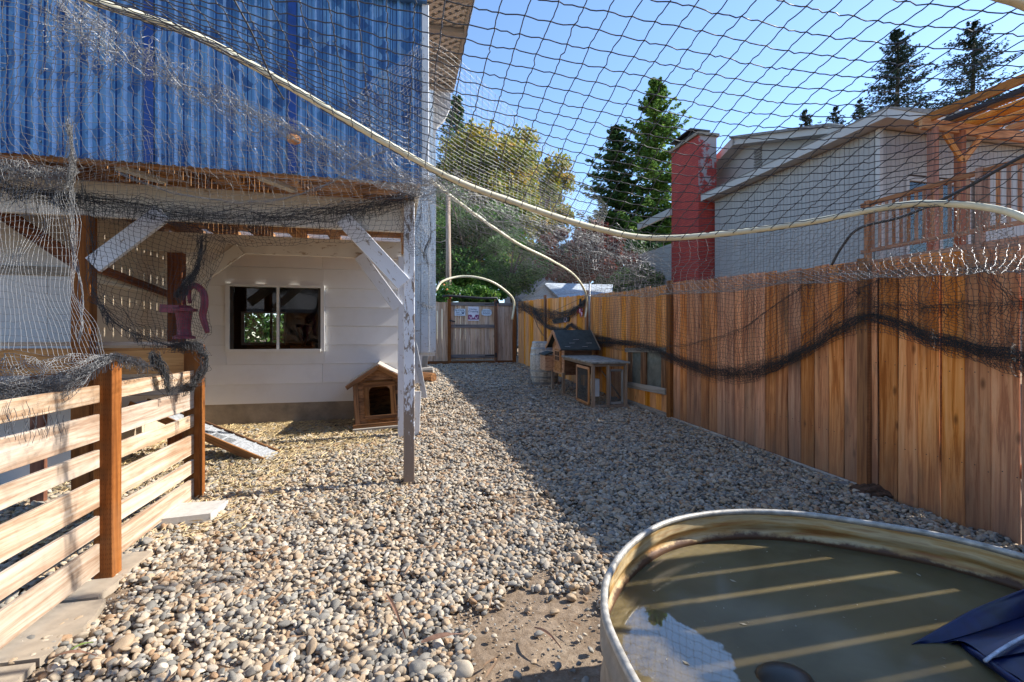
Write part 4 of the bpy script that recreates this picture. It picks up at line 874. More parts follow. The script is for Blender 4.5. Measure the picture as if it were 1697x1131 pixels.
# ramp
rm = thing('chicken_ramp', 'plank ramp with grey mesh tread leading up behind the brown post', 'ramp', P(449, 758, 4.8))
r0, r1 = P(462, 751, 4.96), P(437, 766, 4.69); q0, q1 = Vector((-3.75, 4.96, .66)), Vector((-3.72, 4.69, .66))
M_mesh = plain('grey_tread_mesh', (.32, .33, .34), .6, var=.5, scale=60)
board('side_rail', r0, q0, .06, .02, UP, M_dog, rm); board('side_rail', r1, q1, .075, .02, UP, M_dog, rm)
mb = MB(); mb.add([r0 - UP * .0, r1, q1, q0], [(0, 1, 2, 3)]); mb.prism([r0 + UP * .012 + (r1 - r0) * .04, r1 + UP * .012 - (r1 - r0) * .04, q1 + UP * .012, q0 + UP * .012], UP * -.012); mb.build('mesh_tread', M_mesh, rm)
for i in range(1, 12):
    t_ = i / 12; board('cleat', r0.lerp(q0, t_) + UP * .018 + (r1 - r0) * .05, r1.lerp(q1, t_) + UP * .018 - (r1 - r0) * .05, .018, .008, q0 - r0, M_mesh, rm, b=.001)
# hand pump on the corner post
pm = thing('hand_pump', 'faded magenta cast iron hand pump standing on the brown post', 'pump', P(313, 566, 3.75))
pc = P(309, 560, 3.75)
def lathe(c, prof, n=20, mat=None, name='x', par=None, tilt=None):
    mb = MB()
    for r_, z_ in prof:
        for j in range(n): a_ = j / n * 6.283; mb.v.append((c.x + r_ * math.cos(a_), c.y + r_ * math.sin(a_), c.z + z_))
    for i in range(len(prof) - 1):
        for j in range(n): mb.f.append((i * n + j, i * n + (j + 1) % n, (i + 1) * n + (j + 1) % n, (i + 1) * n + j))
    mb.f.append(tuple(range(n))[::-1]); mb.f.append(tuple((len(prof) - 1) * n + j for j in range(n))); return mb.build(name, mat, par, smooth=False)
bc = P(305, 560, 3.75); k_ = 3.75 / 800
lathe(bc, [(.075, -.01), (.075, .01), (.05, .02), (.045, .06), (.05, .14), (.058, .19), (.058, .2), (.09, .205), (.09, .225), (.06, .23), (.045, .25)], mat=M_pump, name='barrel', par=pm)
mb = MB(); mb.beam(P(300, 513, 3.72), P(268, 511, 3.72), .06, .05, UP); mb.build('spout', M_pump, pm)
mb = MB(); hp_ = smooth_path([P(315, 503, 3.75), P(313, 480, 3.75), P(325, 474, 3.75), P(337, 486, 3.76), P(339, 505, 3.76), P(336, 524, 3.76), P(342, 545, 3.76), P(344, 552, 3.76)], 24)
mb.tube(hp_, [.012 + .016 * math.sin(i / 23 * 3.0) for i in range(24)], 10); mb.build('handle', M_pump, pm, smooth=True)
mb = MB(); mb.tube([P(305, 505, 3.75), P(305, 482, 3.75), P(314, 480, 3.75)], .012, 8); mb.build('pump_rod', M_pump, pm, smooth=True)
# ------------------------------------------------------------------ barrel
bz = 9.76; bc = Vector((.665, bz + .1, G(bz)))
br = thing('wine_barrel', 'old grey oak barrel with metal hoops standing against the orange fence', 'barrel', bc)
H_ = .88; ns = 22
def rad(z): t = (z / H_ - .5) * 2; return .30 - .055 * t * t
for s_ in range(ns):
    a0, a1 = s_ / ns * 6.283 + .008, (s_ + 1) / ns * 6.283 - .008; mb = MB(); m_ = 9
    for i in range(m_):
        z = H_ * i / (m_ - 1); r_ = rad(z)
        for rr, a_ in ((r_, a0), (r_ * 1.003, (a0 + a1) / 2), (r_, a1), (r_ - .02, a1), (r_ - .02, a0)): mb.v.append((bc.x + rr * math.cos(a_), bc.y + rr * math.sin(a_), bc.z + z))
    for i in range(m_ - 1):
        for j in range(5): mb.f.append((i * 5 + j, i * 5 + (j + 1) % 5, i * 5 + 5 + (j + 1) % 5, i * 5 + 5 + j))
    mb.f += [(4, 3, 2, 1, 0), tuple((m_ - 1) * 5 + j for j in range(5))]; o = mb.build('stave', M_barrelz if 'M_barrelz' in globals() else M_barrel, br)
for z, h in ((.02, .045), (.14, .04), (.27, .035), (.60, .035), (.72, .04), (.84, .035)):
    mb = MB(); n_ = 40
    for (dr, zz) in ((.001, z), (.005, z), (.005, z + h), (.001, z + h)):
        for j in range(n_): a_ = j / n_ * 6.283; r_ = rad(zz) + dr; mb.v.append((bc.x + r_ * math.cos(a_), bc.y + r_ * math.sin(a_), bc.z + zz))
    for i in range(3):
        for j in range(n_): mb.f.append((i * n_ + j, i * n_ + (j + 1) % n_, (i + 1) * n_ + (j + 1) % n_, (i + 1) * n_ + j))
    mb.build('hoop', M_hoop, br)
lathe(bc, [(.2, H_ - .06), (.21, H_ - .02)], mat=M_dark, name='head', par=br)
# ------------------------------------------------------------------ chicken coop
cp = thing('chicken_coop', 'small brown wooden chicken coop with dark pitched roof and low wire run', 'coop', Vector((1.05, 8.4, G(8.4))))
ex = (Vector((1.74, 7.42, 0)) - Vector((1.223, 7.28, 0))); ex.normalize()        # across, towards the fence
ey = Vector((-.262, .965, 0)); O = Vector((1.223, 7.28, 0))                    # run corner nearest the path; ey runs away from the camera
def K(x, y, z): p = O + ex * x + ey * y; return Vector((p.x, p.y, G(7.28) + .052 * y * .96 * 1.0 + z))
def kb(name, x0, x1, y0, y1, z0, z1, mat): mb = MB(); mb.hexa([K(x0, y0, z0), K(x1, y0, z0), K(x1, y1, z0), K(x0, y1, z0), K(x0, y0, z1), K(x1, y0, z1), K(x1, y1, z1), K(x0, y1, z1)]); return mb.build(name, mat, cp)
def kp(name, a, b_, w_, t_, side, mat=None): return board(name, K(*a), K(*b_), w_, t_, side, mat or M_cooptrim, cp, b=.002)
RL, RH, Wd = 1.20, .66, .54; HY0, HY1 = 1.22, 1.78
for (x, y) in ((0, 0), (Wd, 0), (Wd, RL)): kp('run_leg', (x, y, 0), (x, y, RH), .045, .045, ex)
kp('run_leg', (Wd * .45, 0, .02), (Wd * .45, 0, RH), .035, .035, ex)
for x in (0, Wd):
    kp('run_rail', (x, 0, .03), (x, RL, .03), .045, .03, UP); kp('run_rail', (x, 0, RH), (x, RL, RH), .045, .03, UP)
kp('run_rail', (0, 0, .03), (Wd, 0, .03), .045, .03, UP); kp('run_rail', (0, 0, RH), (Wd, 0, RH), .045, .03, UP)
kb('run_roof', -.05, Wd + .05, -.05, RL, RH + .025, RH + .05, M_slab if 0 else plain('worn_felt_grey', (.26, .25, .22), .9, var=.6, scale=14))
# wire door frame on the path side, ajar
kp('door_stile', (-.03, .09, .06), (-.03, .09, RH - .06), .04, .02, ey, M_coop); kp('door_stile', (-.03, .55, .06), (-.03, .55, RH - .04), .04, .02, ey, M_coop)
kp('door_rail', (-.03, .09, .06), (-.03, .55, .06), .04, .02, UP, M_coop); kp('door_rail', (-.03, .09, RH - .06), (-.03, .55, RH - .06), .04, .02, UP, M_coop)
mb = MB()
for i in range(1, 36): t_ = i / 36; mb.beam(K(-.03, .09 + .46 * t_, .07), K(-.03, .09 + .46 * t_, RH - .07), .0025, .0025, ey)
for i in range(1, 44): t_ = i / 44; z_ = .07 + (RH - .14) * t_; mb.beam(K(-.03, .09, z_), K(-.03, .55, z_), .0025, .0025, UP)
o = mb.build('wire_mesh', M_screen, cp); o['kind'] = 'stuff'
kb('feeder', .1, .2, .2, .3, .15, .42, M_vinyl)
for xx in (.30, Wd - .03): kp('inner_stile', (xx, .05, .06), (xx, .05, RH - .08), .035, .02, ex, M_greywood)
for zz in (.07, RH - .09): kp('inner_rail', (.30, .05, zz), (Wd - .03, .05, zz), .035, .02, UP, M_greywood)
mb = MB()
for i in range(1, 22): t_ = i / 22; mb.beam(K(.3 + .21 * t_, .05, .07), K(.3 + .21 * t_, .05, RH - .09), .0022, .0022, ex)
for i in range(1, 50): z_ = .07 + (RH - .16) * i / 50; mb.beam(K(.30, .05, z_), K(Wd - .03, .05, z_), .0022, .0022, UP)
o = mb.build('end_mesh', M_screen, cp); o['kind'] = 'stuff'
kp('open_door', (Wd * .5, .02, .05), (Wd * .5, .02, RH - .05), .03, .02, ex); kp('inner_brace', (Wd, .1, .1), (Wd * .8, .6, .5), .02, .02, UP)
# house part on legs
for (x, y) in ((.0, HY0), (0, HY1), (Wd, HY0), (Wd, HY1)): kp('leg', (x, y, -.0), (x, y, .40), .045, .045, ex)
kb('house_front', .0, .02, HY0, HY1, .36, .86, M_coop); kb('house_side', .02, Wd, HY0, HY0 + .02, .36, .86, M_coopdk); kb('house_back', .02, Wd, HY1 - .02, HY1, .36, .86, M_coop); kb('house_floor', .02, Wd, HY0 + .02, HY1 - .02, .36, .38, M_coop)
kb('house_rear', Wd - .02, Wd, HY0 + .02, HY1 - .02, .38, .86, M_coop)
mb = MB(); ym = (HY0 + HY1) / 2; RT = 1.10; mb.prism([K(0, HY0, .86), K(0, HY1, .86), K(0, ym, RT)], ex * .02); mb.build('gable', M_coop, cp)
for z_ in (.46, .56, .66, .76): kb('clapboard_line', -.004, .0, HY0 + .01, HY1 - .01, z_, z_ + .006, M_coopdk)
kb('nest_box', -.15, -.004, HY1 - .02, HY1 + .28, .38, .66, M_coop); mb = MB(); mb.hexa([K(-.17, HY1 - .04, .66), K(-.004, HY1 - .04, .70), K(-.004, HY1 + .30, .70), K(-.17, HY1 + .30, .66), K(-.17, HY1 - .04, .68), K(-.004, HY1 - .04, .73), K(-.004, HY1 + .30, .73), K(-.17, HY1 + .30, .68)]); mb.build('nest_box_lid', M_tar, cp)
# door with small window
kb('coop_door', -.022, -.004, HY0 + .09, HY0 + .40, .40, .80, M_coop)
kb('door_window', -.026, -.022, HY0 + .14, HY0 + .34, .60, .76, M_dark)
for y in (HY0 + .13, HY0 + .24, HY0 + .35): kp('window_bar', (-.032, y, .59), (-.032, y, .77), .015, .01, ey, M_coop)
for z_ in (.59, .68, .77): kp('window_bar', (-.034, HY0 + .125, z_), (-.034, HY0 + .355, z_), .015, .01, UP, M_coop)
for (ya_, yb_) in ((HY0 - .10, ym), (HY1 + .10, ym)):
    za_, zb_ = .80, RT + .02; mb = MB(); x0, x1 = -.09, Wd + .10
    mb.add([K(x0, ya_, za_), K(x1, ya_, za_), K(x1, yb_, zb_), K(x0, yb_, zb_), K(x0, ya_, za_ + .025), K(x1, ya_, za_ + .025), K(x1, yb_, zb_ + .025), K(x0, yb_, zb_ + .025)], [(3, 2, 1, 0), (4, 5, 6, 7), (0, 1, 5, 4), (1, 2, 6, 5), (2, 3, 7, 6), (3, 0, 4, 7)]); mb.build('roof_panel', M_tar, cp)
    kp('barge_board', (-.10, ya_, za_ + .0), (-.10, yb_, zb_ + .0), .05, .02, UP, M_coop); kp('barge_board', (Wd + .11, ya_, za_), (Wd + .11, yb_, zb_), .05, .02, UP, M_cooptrim)
for i in range(5):
    y_ = HY0 - .06 + .07 * (i % 3) ; f_ = (y_ - (HY0 - .10)) / (ym - HY0 + .10); z_ = .80 + f_ * (RT + .02 - .80) + .03; x_ = .0 + .11 * i
    kp('roof_scratch', (x_, y_, z_), (x_ + .10, y_, z_), .006, .004, ey, M_vinyl)
# ------------------------------------------------------------------ ornaments on the fence
orn = thing('chilli_ornament', 'bunch of red and pink glass peppers hanging on the cedar fence', 'ornament', PF(961, 523, .06))
for i in range(16):
    p = PF(961 + random.uniform(-4, 4), 509 + random.uniform(-3, 10), .05 + random.uniform(0, .05)); mb = MB(); mb.tube([p, p - UP * .05 + AU * .006, p - UP * .10 + AU * .004], [.013, .014, .003], 7); mb.build('pepper', M_red if i % 4 else M_spink, orn, smooth=True)
mb = MB(); mb.tube([PF(962, 496, .05), PF(961, 508, .07)], .022, 8); mb.build('knot', M_black, orn, smooth=True)
pl = thing('plaque', 'dark narrow plaque with a round floral emblem on the cedar fence above the coop', 'sign', PF(930, 533, .03))
q = [PF(915, 530, .03), PF(944, 525, .03), PF(943, 533.5, .03), PF(919, 537, .03)]; mb = MB(); mb.prism(q, FN * .015); mb.build('panel', M_black, pl)
mb = MB(); c = PF(937, 530, .05); 
for i in range(10): a_ = i * .628; p = c + FD * (math.cos(a_) * .07) + UP * (math.sin(a_) * .05); mb.tube([p, p + FN * .008], .014, 7)
mb.build('floral_emblem', M_spink, pl)
mb = MB(); mb.tube([PF(977, 470, .05), PF(977, 556, .05)], .018, 8); tag(mb.build('grey_conduit_pipe', M_conduit, smooth=True), 'grey vertical conduit fixed to the cedar fence behind the coop', 'pipe')
# stones / earth by the fence, logs, planks by the wing
q = [gp(1345, 786, .02), gp(1420, 808, .02), gp(1440, 797, .02), gp(1385, 781, .02)]
mb = MB(); mb.hexa([p - UP * .04 for p in q] + q); tag(mb.build('flat_stone', plain('grey_flagstone', (.22, .21, .2), .9)), 'flat grey flagstone in the shade at the foot of the fence', 'stone')
mb = MB(); c0 = gp(1468, 822, .0)
for i in range(8):
    for j in range(24):
        a1 = i / 7 * 1.57; a2 = j / 24 * 6.283; rr = 1 + random.uniform(-.14, .14); mb.v.append((c0.x + .26 * math.cos(a1) * math.cos(a2) * rr, c0.y + .13 * math.cos(a1) * math.sin(a2) * rr + .05, c0.z + .075 * math.sin(a1) * rr))
for i in range(7):
    for j in range(24): mb.f.append((i * 24 + j, i * 24 + (j + 1) % 24, i * 24 + 24 + (j + 1) % 24, i * 24 + 24 + j))
o = mb.build('dug_earth', plain('dark_brown_earth', (.09, .05, .03), .95, var=.6, scale=30, bmp=1.0)); o['kind'] = 'stuff'; o['label'] = 'small heap of dark brown earth dug up at the foot of the fence'
for i, (a, b_, r_, lab) in enumerate((((695, 624), (719, 626), .10, 'thick split log lowest in the small woodpile beside the house wing'), ((693, 616), (718, 614), .08, 'pale split log lying on top of the thick one'))):
    mb = MB(); pa, pb_ = gp(*a, .1), gp(*b_, .1); mb.tube([pa, pb_ + UP * .0], r_, 9); tag(mb.build('log', M_greywood if i else M_dog, smooth=False), lab, 'log')
tag(board('upright_offcut', gp(702, 612, 0) , gp(702, 612, 0) + UP * .35 + AU * .05, .14, .05, AU, M_greywood), 'short grey offcut standing against the wing base', 'wood offcut')
tag(board('leaning_plank', gp(704, 662, 0), PV(686, 570, 8.2), .09, .025, AU, M_white2), 'white painted plank leaning beside the porch post', 'plank')
tag(board('grey_plank', gp(690, 722, 0), gp(690, 722, 0) + UP * .52 + AU * .02, .07, .03, AU, M_white2), 'short white plank standing just right of the rear porch post', 'plank')
# ------------------------------------------------------------------ neighbour house (aligned with the yard axes)
NU = 10.5
nh = thing('neighbour_house', 'grey sided neighbour house with pale eaves beyond the right fence', 'house', W(NU + 2, 11, .5))
v0, v1 = 8.57, 14.3; eh = CH + 4.78
v = v0
while v < v1:
    mb = MB(); mb.box(NU + .004 * (int(v * 10) % 2), NU + .08, v, min(v + .112, v1), .6, eh - .08); mb.build('siding_board', M_nsid, nh); v += .125
u = NU + .0
while u < NU + 6:
    mb = MB(); mb.box(u + .085, u + .20, v0 - .0, v0 + .08, 2.9, eh - .1) if not (11.15 < u < 13.3) else mb.box(u + .085, u + .20, v0, v0 + .08, 5.05, eh - .1); mb.build('siding_board', M_nsid, nh); u += .125
mb = MB(); mb.box(NU + .09, NU + 6, v0 + .09, v1, .5, eh - .15); mb.build('inner_wall', M_shing, nh)
board('corner_trim', W(NU - .01, v0 - .01, .6), W(NU - .01, v0 - .01, eh - .1), .10, .10, AU, M_nsid2, nh)
# eave and roof
eu = NU - .42
board('eave_fascia', W(eu, v0 - .5, eh), W(eu, v1 + .9, eh), .20, .03, UP, M_nsid2, nh)
mb = MB(); mb.hexa([W(eu + .02, v0 - .5, eh - .06), W(NU + 6, v0 - .5, eh - .06), W(NU + 6, v1 + .9, eh - .06), W(eu + .02, v1 + .9, eh - .06), W(eu + .02, v0 - .5, eh - .03), W(NU + 6, v0 - .5, eh - .03), W(NU + 6, v1 + .9, eh - .03), W(eu + .02, v1 + .9, eh - .03)]); mb.build('soffit', M_nsid2, nh)
board('gable_fascia', W(eu, v0 - .5, eh), W(NU + 6.5, v0 - .5, eh), .20, .03, UP, M_nsid2, nh)
mb = MB(); mb.hexa([W(eu - .03, v0 - .53, eh + .09), W(NU + 6, v0 - .53, eh + .09), W(NU + 6, v1 + .9, eh + .09), W(eu - .03, v1 + .9, eh + .09), W(eu - .03, v0 - .53, eh + .12), W(NU + 6, v0 - .53, eh + .55), W(NU + 6, v1 + .9, eh + .55), W(eu - .03, v1 + .9, eh + .12)]); mb.build('roof', M_shing, nh)
# higher cross gable with vent behind
gv_ = 14.6
def GP(px, py, v=None): return PU(px, py, 11.4)
mb = MB(); mb.prism([GP(1168, 345), GP(1170, 306), GP(1238, 238), GP(1400, 220), GP(1480, 190), GP(1480, 330)], AU * 1.5); mb.build('gable_wall', M_nsid, nh)
for a, b_ in (((1172, 302), (1238, 234)), ((1236, 236), (1398, 216))): board('gable_barge', GP(*a) - AU * .25, GP(*b_) - AU * .25, .26, .5, UP, M_nsid2, nh)
board('gable_shingle_edge', GP(1234, 231) - AU * .3, GP(1400, 211) - AU * .3, .07, .6, UP, M_shing, nh)
vt = bpy.data.objects.new('vent', None); COL.objects.link(vt); place(vt, Matrix.Translation(GP(1257, 262)), nh)
c = GP(1257, 262)
for i in range(7): mb = MB(); mb.beam(c - AV * .16 + UP * (.09 * i - .27) - AU * .03, c + AV * .16 + UP * (.09 * i - .27) - AU * .03, .05, .03, UP); mb.build('slat', M_shing, vt)
# patio door and wall window behind the railing
for (ua, ub_, nm) in ((11.25, 12.2, 0), (12.25, 13.2, 1)):
    mb = MB(); mb.box(ua, ua + .09, v0 - .02, v0 + .07, 3.1, 5.0); mb.build('door_frame', M_nsid2, nh); mb = MB(); mb.box(ub_ - .09, ub_, v0 - .02, v0 + .07, 3.1, 5.0); mb.build('door_frame', M_nsid2, nh)
    mb = MB(); mb.box(ua + .09, ub_ - .09, v0 - .02, v0 + .07, 4.9, 5.0); mb.build('door_head', M_nsid2, nh)
    mb = MB(); mb.box(ua + .09, ub_ - .09, v0 + .03, v0 + .04, 3.1, 4.9); mb.build('door_pane', M_glass, nh)
mb = MB(); mb.box(11.2, 13.3, v0 + .075, v0 + .088, 3.0, 5.05); mb.build('door_dark_interior', M_dark, nh)
# chimney
ch = thing('chimney', 'tall red painted brick chimney with flaking side and dark metal cap', 'chimney', W(10.3, 15, .5))
def brickred():
    m, n, l, b = newmat('red_painted_brick'); v, oi, tc, raw = coords(n, l, (1, 1, 1), 0)
    rot = n.new('ShaderNodeMapping'); rot.inputs['Rotation'].default_value = (0, 0, -R(13.51)); l.new(tc.outputs['Object'], rot.inputs[0]); sep = n.new('ShaderNodeSeparateXYZ'); l.new(rot.outputs[0], sep.inputs[0])
    ad = N(n, 'ShaderNodeMath', operation='ADD'); l.new(sep.outputs[0], ad.inputs[0]); l.new(sep.outputs[1], ad.inputs[1]); cm = n.new('ShaderNodeCombineXYZ'); l.new(ad.outputs[0], cm.inputs[0]); l.new(sep.outputs[2], cm.inputs[1])
    bt = n.new('ShaderNodeTexBrick'); bt.inputs['Scale'].default_value = 1; bt.inputs['Brick Width'].default_value = .21; bt.inputs['Row Height'].default_value = .075; bt.inputs['Mortar Size'].default_value = .007
    bt.inputs['Color1'].default_value = (.44, .055, .035, 1); bt.inputs['Color2'].default_value = (.32, .036, .028, 1); bt.inputs['Mortar'].default_value = (.17, .03, .028, 1); l.new(cm.outputs[0], bt.inputs['Vector'])
    a = noise(n, l, raw, 1.6, 7, .7); su = N(n, 'ShaderNodeMath', operation='MULTIPLY_ADD'); su.inputs[1].default_value = .09; l.new(sep.outputs['Z'], su.inputs[0]); l.new(a, su.inputs[2])
    su2 = N(n, 'ShaderNodeMath', operation='MULTIPLY_ADD'); su2.inputs[1].default_value = .07; l.new(sep.outputs['X'], su2.inputs[0]); l.new(su.outputs[0], su2.inputs[2])
    k = n.new('ShaderNodeMapRange'); k.inputs['From Min'].default_value = 1.08; k.inputs['From Max'].default_value = 1.13; l.new(su2.outputs[0], k.inputs[0])
    geo = n.new('ShaderNodeNewGeometry'); dt = N(n, 'ShaderNodeVectorMath', operation='DOT_PRODUCT'); dt.inputs[1].default_value = tuple(-AV); l.new(geo.outputs['True Normal'], dt.inputs[0]); kk = N(n, 'ShaderNodeMath', operation='MULTIPLY'); l.new(dt.outputs['Value'], kk.inputs[0]); l.new(k.outputs[0], kk.inputs[1]); kk.use_clamp = True
    l.new(mixc(n, l, kk.outputs[0], bt.outputs['Color'], (.33, .28, .27)), b.inputs['Base Color']); b.inputs['Roughness'].default_value = .8; bump(n, l, b, bt.outputs['Fac'], -.3, .01); return m
mb = MB(); mb.box(9.98, 10.68, 14.45, 16.1, .4, 8.22); mb.build('brick_stack', brickred(), ch)
mb = MB(); mb.box(9.9, 10.75, 14.38, 16.15, 8.22, 8.32); mb.build('crown', M_conc, ch)
mb = MB(); mb.box(10.05, 10.6, 14.9, 15.9, 8.322, 8.5); mb.build('flue', M_black, ch); board('cap_plate', W(10.3, 14.8, 8.58), W(10.3, 16.1, 8.55), .8, .05, AU, M_black, ch)
lw = thing('lower_roof', 'pale grey lower roof edge left of the red chimney', 'roof', W(9.9, 18, .5))
board('fascia', PU(1058, 376, 9.9), PU(1112, 351, 9.9), .25, .1, UP, M_nsid2, lw)
mb = MB(); mb.box(10.1, 12, 16.3, 19.4, .3, 4.9); mb.build('wall', M_nsid, lw)
# deck, railing, pergola
dkk = thing('neighbour_deck', 'raised reddish brown deck with baluster railing on the neighbour house', 'deck', W(10.2, 7, 3))
fz = CH + 1.72
mb = MB(); mb.box(10.15, 16, 2.5, v0 - .03, fz - .12, fz); mb.build('floor', M_rail, dkk)
board('skirt_board', W(10.12, 2.5, fz - .15), W(10.12, v0 + .1, fz - .15), .30, .03, UP, M_rail, dkk)
board('top_rail', W(10.12, 2.5, fz + 1.25), W(10.12, v0 + .1, fz + 1.25), .09, .06, UP, M_rail, dkk); board('bottom_rail', W(10.12, 2.5, fz + .22), W(10.12, v0 + .1, fz + .22), .08, .05, UP, M_rail, dkk)
v = 3.0
while v < v0:
    board('baluster', W(10.12, v, fz + .24), W(10.12, v, fz + 1.22), .05, .04, AV, M_rail, dkk); v += .15
for v in (4.2, 6.4, 8.5): board('newel', W(10.10, v, fz - .3), W(10.10, v, fz + 1.32), .1, .1, AU, M_rail, dkk)
v = 3.0
while v < 7.5: board('under_post', W(10.3, v, .3), W(10.3, v, fz - .12), .12, .12, AU, M_rail, dkk); v += 2.1
pg = thing('pergola', 'orange cedar pergola roof with yellowed panels over the neighbour deck', 'pergola', W(11, 6, fz))
ph = CH + 4.5
for i, u in enumerate((10.55, 11.2, 11.85, 12.5, 13.15)):
    board('rafter', W(u, 2.5, ph + .03 * i), W(u, 7.85, ph + .03 * i), .17, .05, UP, M_fencepost if i == 0 else M_perg, pg)
for i in range(6):
    u = 10.62 + .65 * (i // 2) + .28 * (i % 2); mb = MB(); mb.box(u + .08, u + .20, 2.5, 7.9, ph + .06 + .03 * (i // 2), ph + .07 + .03 * (i // 2)); 
    if i != 1: mb.build('roof_panel', M_poly, pg)
for i, v in enumerate((7.2, 5.6, 4.0)): board('purlin', W(10.6, v, ph + .09), W(13.3, v, ph + .2), .04, .04, UP, M_perg, pg)
board('header_beam', W(10.3, 7.55, ph - .15), W(14.5, 7.55, ph - .15), .22, .07, UP, M_perg, pg)
board('dark_flashing', W(11.05, 2.5, ph + .02), W(11.05, 7.8, ph + .02), .10, .03, UP, M_black, pg)
for u in (10.62, 11.35): board('post', W(u, 7.55, fz), W(u, 7.55, ph - .2), .14, .14, AU, M_redpost, pg)
for s_ in (-1, 1): board('knee_brace', W(11.35, 7.5, ph - .85), W(11.35 + s_ * .5, 7.5, ph - .3), .12, .05, UP, M_perg, pg)
# white shed roof beyond the fence
sh = thing('garden_shed', 'white gabled shed roof rising just over the far fence', 'shed', P(935, 600, 17))
sz_ = 17.0
def SP(px, py, Z=17.0): return P(px, py, Z)
mb = MB(); mb.prism([SP(868, 500), SP(903, 472), SP(938, 500), SP(938, 560), SP(868, 560)], Vector((.0, .1, 0))); mb.build('gable_wall', M_white2, sh)
mb = MB(); a, b_, c, d = SP(900, 469), SP(1016, 472, 18.0), SP(1012, 500, 16.9), SP(935, 500, 16.6); mb.add([a, b_, c, d, a - UP * .05, b_ - UP * .05, c - UP * .05, d - UP * .05], [(0, 3, 2, 1), (4, 5, 6, 7), (0, 4, 7, 3), (3, 7, 6, 2)]); mb.build('roof', plain('pale_blue_grey_metal', (.42, .46, .50), .5), sh)
mb = MB(); a, b_ = SP(864, 501), SP(903, 469); mb.beam(a, b_, .08, .5, UP); mb.build('barge_board', M_white2, sh)
bh = thing('far_house', 'blue grey house half hidden by the trees above the far shed', 'house', P(885, 450, 26)); mb = MB(); q = P(885, 450, 26); mb.hexa([q + Vector((x, y, z)) for z in (-4, .6) for x, y in ((-1.6, 0), (1.3, .4), (1.3, 5), (-1.6, 5))]); mb.build('wall', plain('blue_grey_wall', (.22, .25, .29), .8), bh)
mb = MB(); mb.prism([q + Vector((-1.8, -.2, .6)), q + Vector((1.5, .1, .6)), q + Vector((.2, 0, 1.5))], (0, 5, 0)); mb.build('roof', M_shing, bh)
# utility pole
po = thing('utility_pole', 'slender wooden utility pole rising behind the gate', 'pole', P(743, 560, 15.0)); mb = MB(); mb.tube([P(744, 590, 15.0), P(742.5, 325, 15.0)], [.095, .07], 10); mb.build('shaft', M_pole, po, smooth=True)
mb = MB(); mb.tube(smooth_path([P(742, 372, 15), P(735, 378, 13.5), P(722, 372, 12)], 8), .012, 5); mb.build('cable', M_black, po)
mb = MB(); mb.tube(smooth_path([P(742, 396, 15), P(730, 402, 13.5), P(715, 398, 12)], 8), .012, 5); mb.build('cable', M_black, po)

# ------------------------------------------------------------------ trees
def trunk(base, H, r, par, name='trunk', lean=0):
    mb = MB(); pts = [Vector(base) + UP * (H * t) + Vector((lean * t * t * H, .1 * math.sin(t * 5), 0)) for t in np.linspace(0, 1, 7)]
    mb.tube(pts, [r * (1 - .85 * t) + .01 for t in np.linspace(0, 1, 7)], 8); return mb.build(name, M_bark, par, smooth=True)
def conifer(px, pybase, pytop, Z, wpx, seed, mat, label, n=9000, gap=.25, card=.30):
    rs = np.random.default_rng(seed); base = P(px, pybase, Z); top = P(px, pytop, Z); H = top.z - base.z; Rm = wpx * Z / F / 2
    t = thing('conifer', label, 'tree', (base.x, base.y, base.z)); trunk(base, H * .97, .018 * H + .05, t)
    nb = int(H / .26); C, D, Nn, Ls, Ws = [], [], [], [], []; mb = MB(); per = max(3, n // (nb * 7))
    for k in range(nb):
        f = (k + rs.random()) / nb; f = f ** .85; r = Rm * 1.25 * (1 - f) ** .72 * (.65 + .55 * rs.random()) + .15
        for j in range(7):
            if rs.random() < gap: continue
            a = rs.random() * 6.283; rr = r * (.6 + .6 * rs.random()); z0 = base.z + f * H
            dirv = np.array([math.cos(a), math.sin(a), 0]); lift = .25 - .55 * (1 - f); m = max(per, int(per * rr / Rm * 2.4)); s = rs.random(m) ** .75
            cc = np.array([base.x, base.y, z0]) + dirv * (s * rr)[:, None]; cc[:, 2] += lift * rr * s + .22 * rr * s ** 2
            side = np.array([-dirv[1], dirv[0], 0]); off = rs.normal(0, 1, m) * (.16 * rr + .05) * (1.1 - s) ; cc += side * off[:, None]; cc[:, 2] += rs.normal(-.05, .07, m)
            dd = dirv[None] * .8 + side[None] * (np.sign(off) * rs.uniform(.2, 1.0, m))[:, None] + rs.normal(0, .25, (m, 3)); dd[:, 2] -= .25
            C.append(cc); D.append(dd); Nn.append(rs.normal(0, .4, (m, 3)) + np.array([0, 0, 1])); Ls.append(card * rs.uniform(.6, 1.4, m) * (.55 + .45 * (1 - f))); Ws.append(card * .36 * rs.uniform(.7, 1.3, m))
            if j < 4: mb.beam((base.x, base.y, z0), tuple(np.array([base.x, base.y, z0]) + dirv * rr * .85 + np.array([0, 0, (lift + .15) * rr * .85])), .03, .03, UP)
    V, Fq = cards(np.concatenate(C), np.concatenate(D), np.concatenate(Nn), np.concatenate(Ls), np.concatenate(Ws))
    obj('crown', V, Fq, mat, t); mb.build('limbs', M_bark, t)['kind'] = 'stuff'; return t
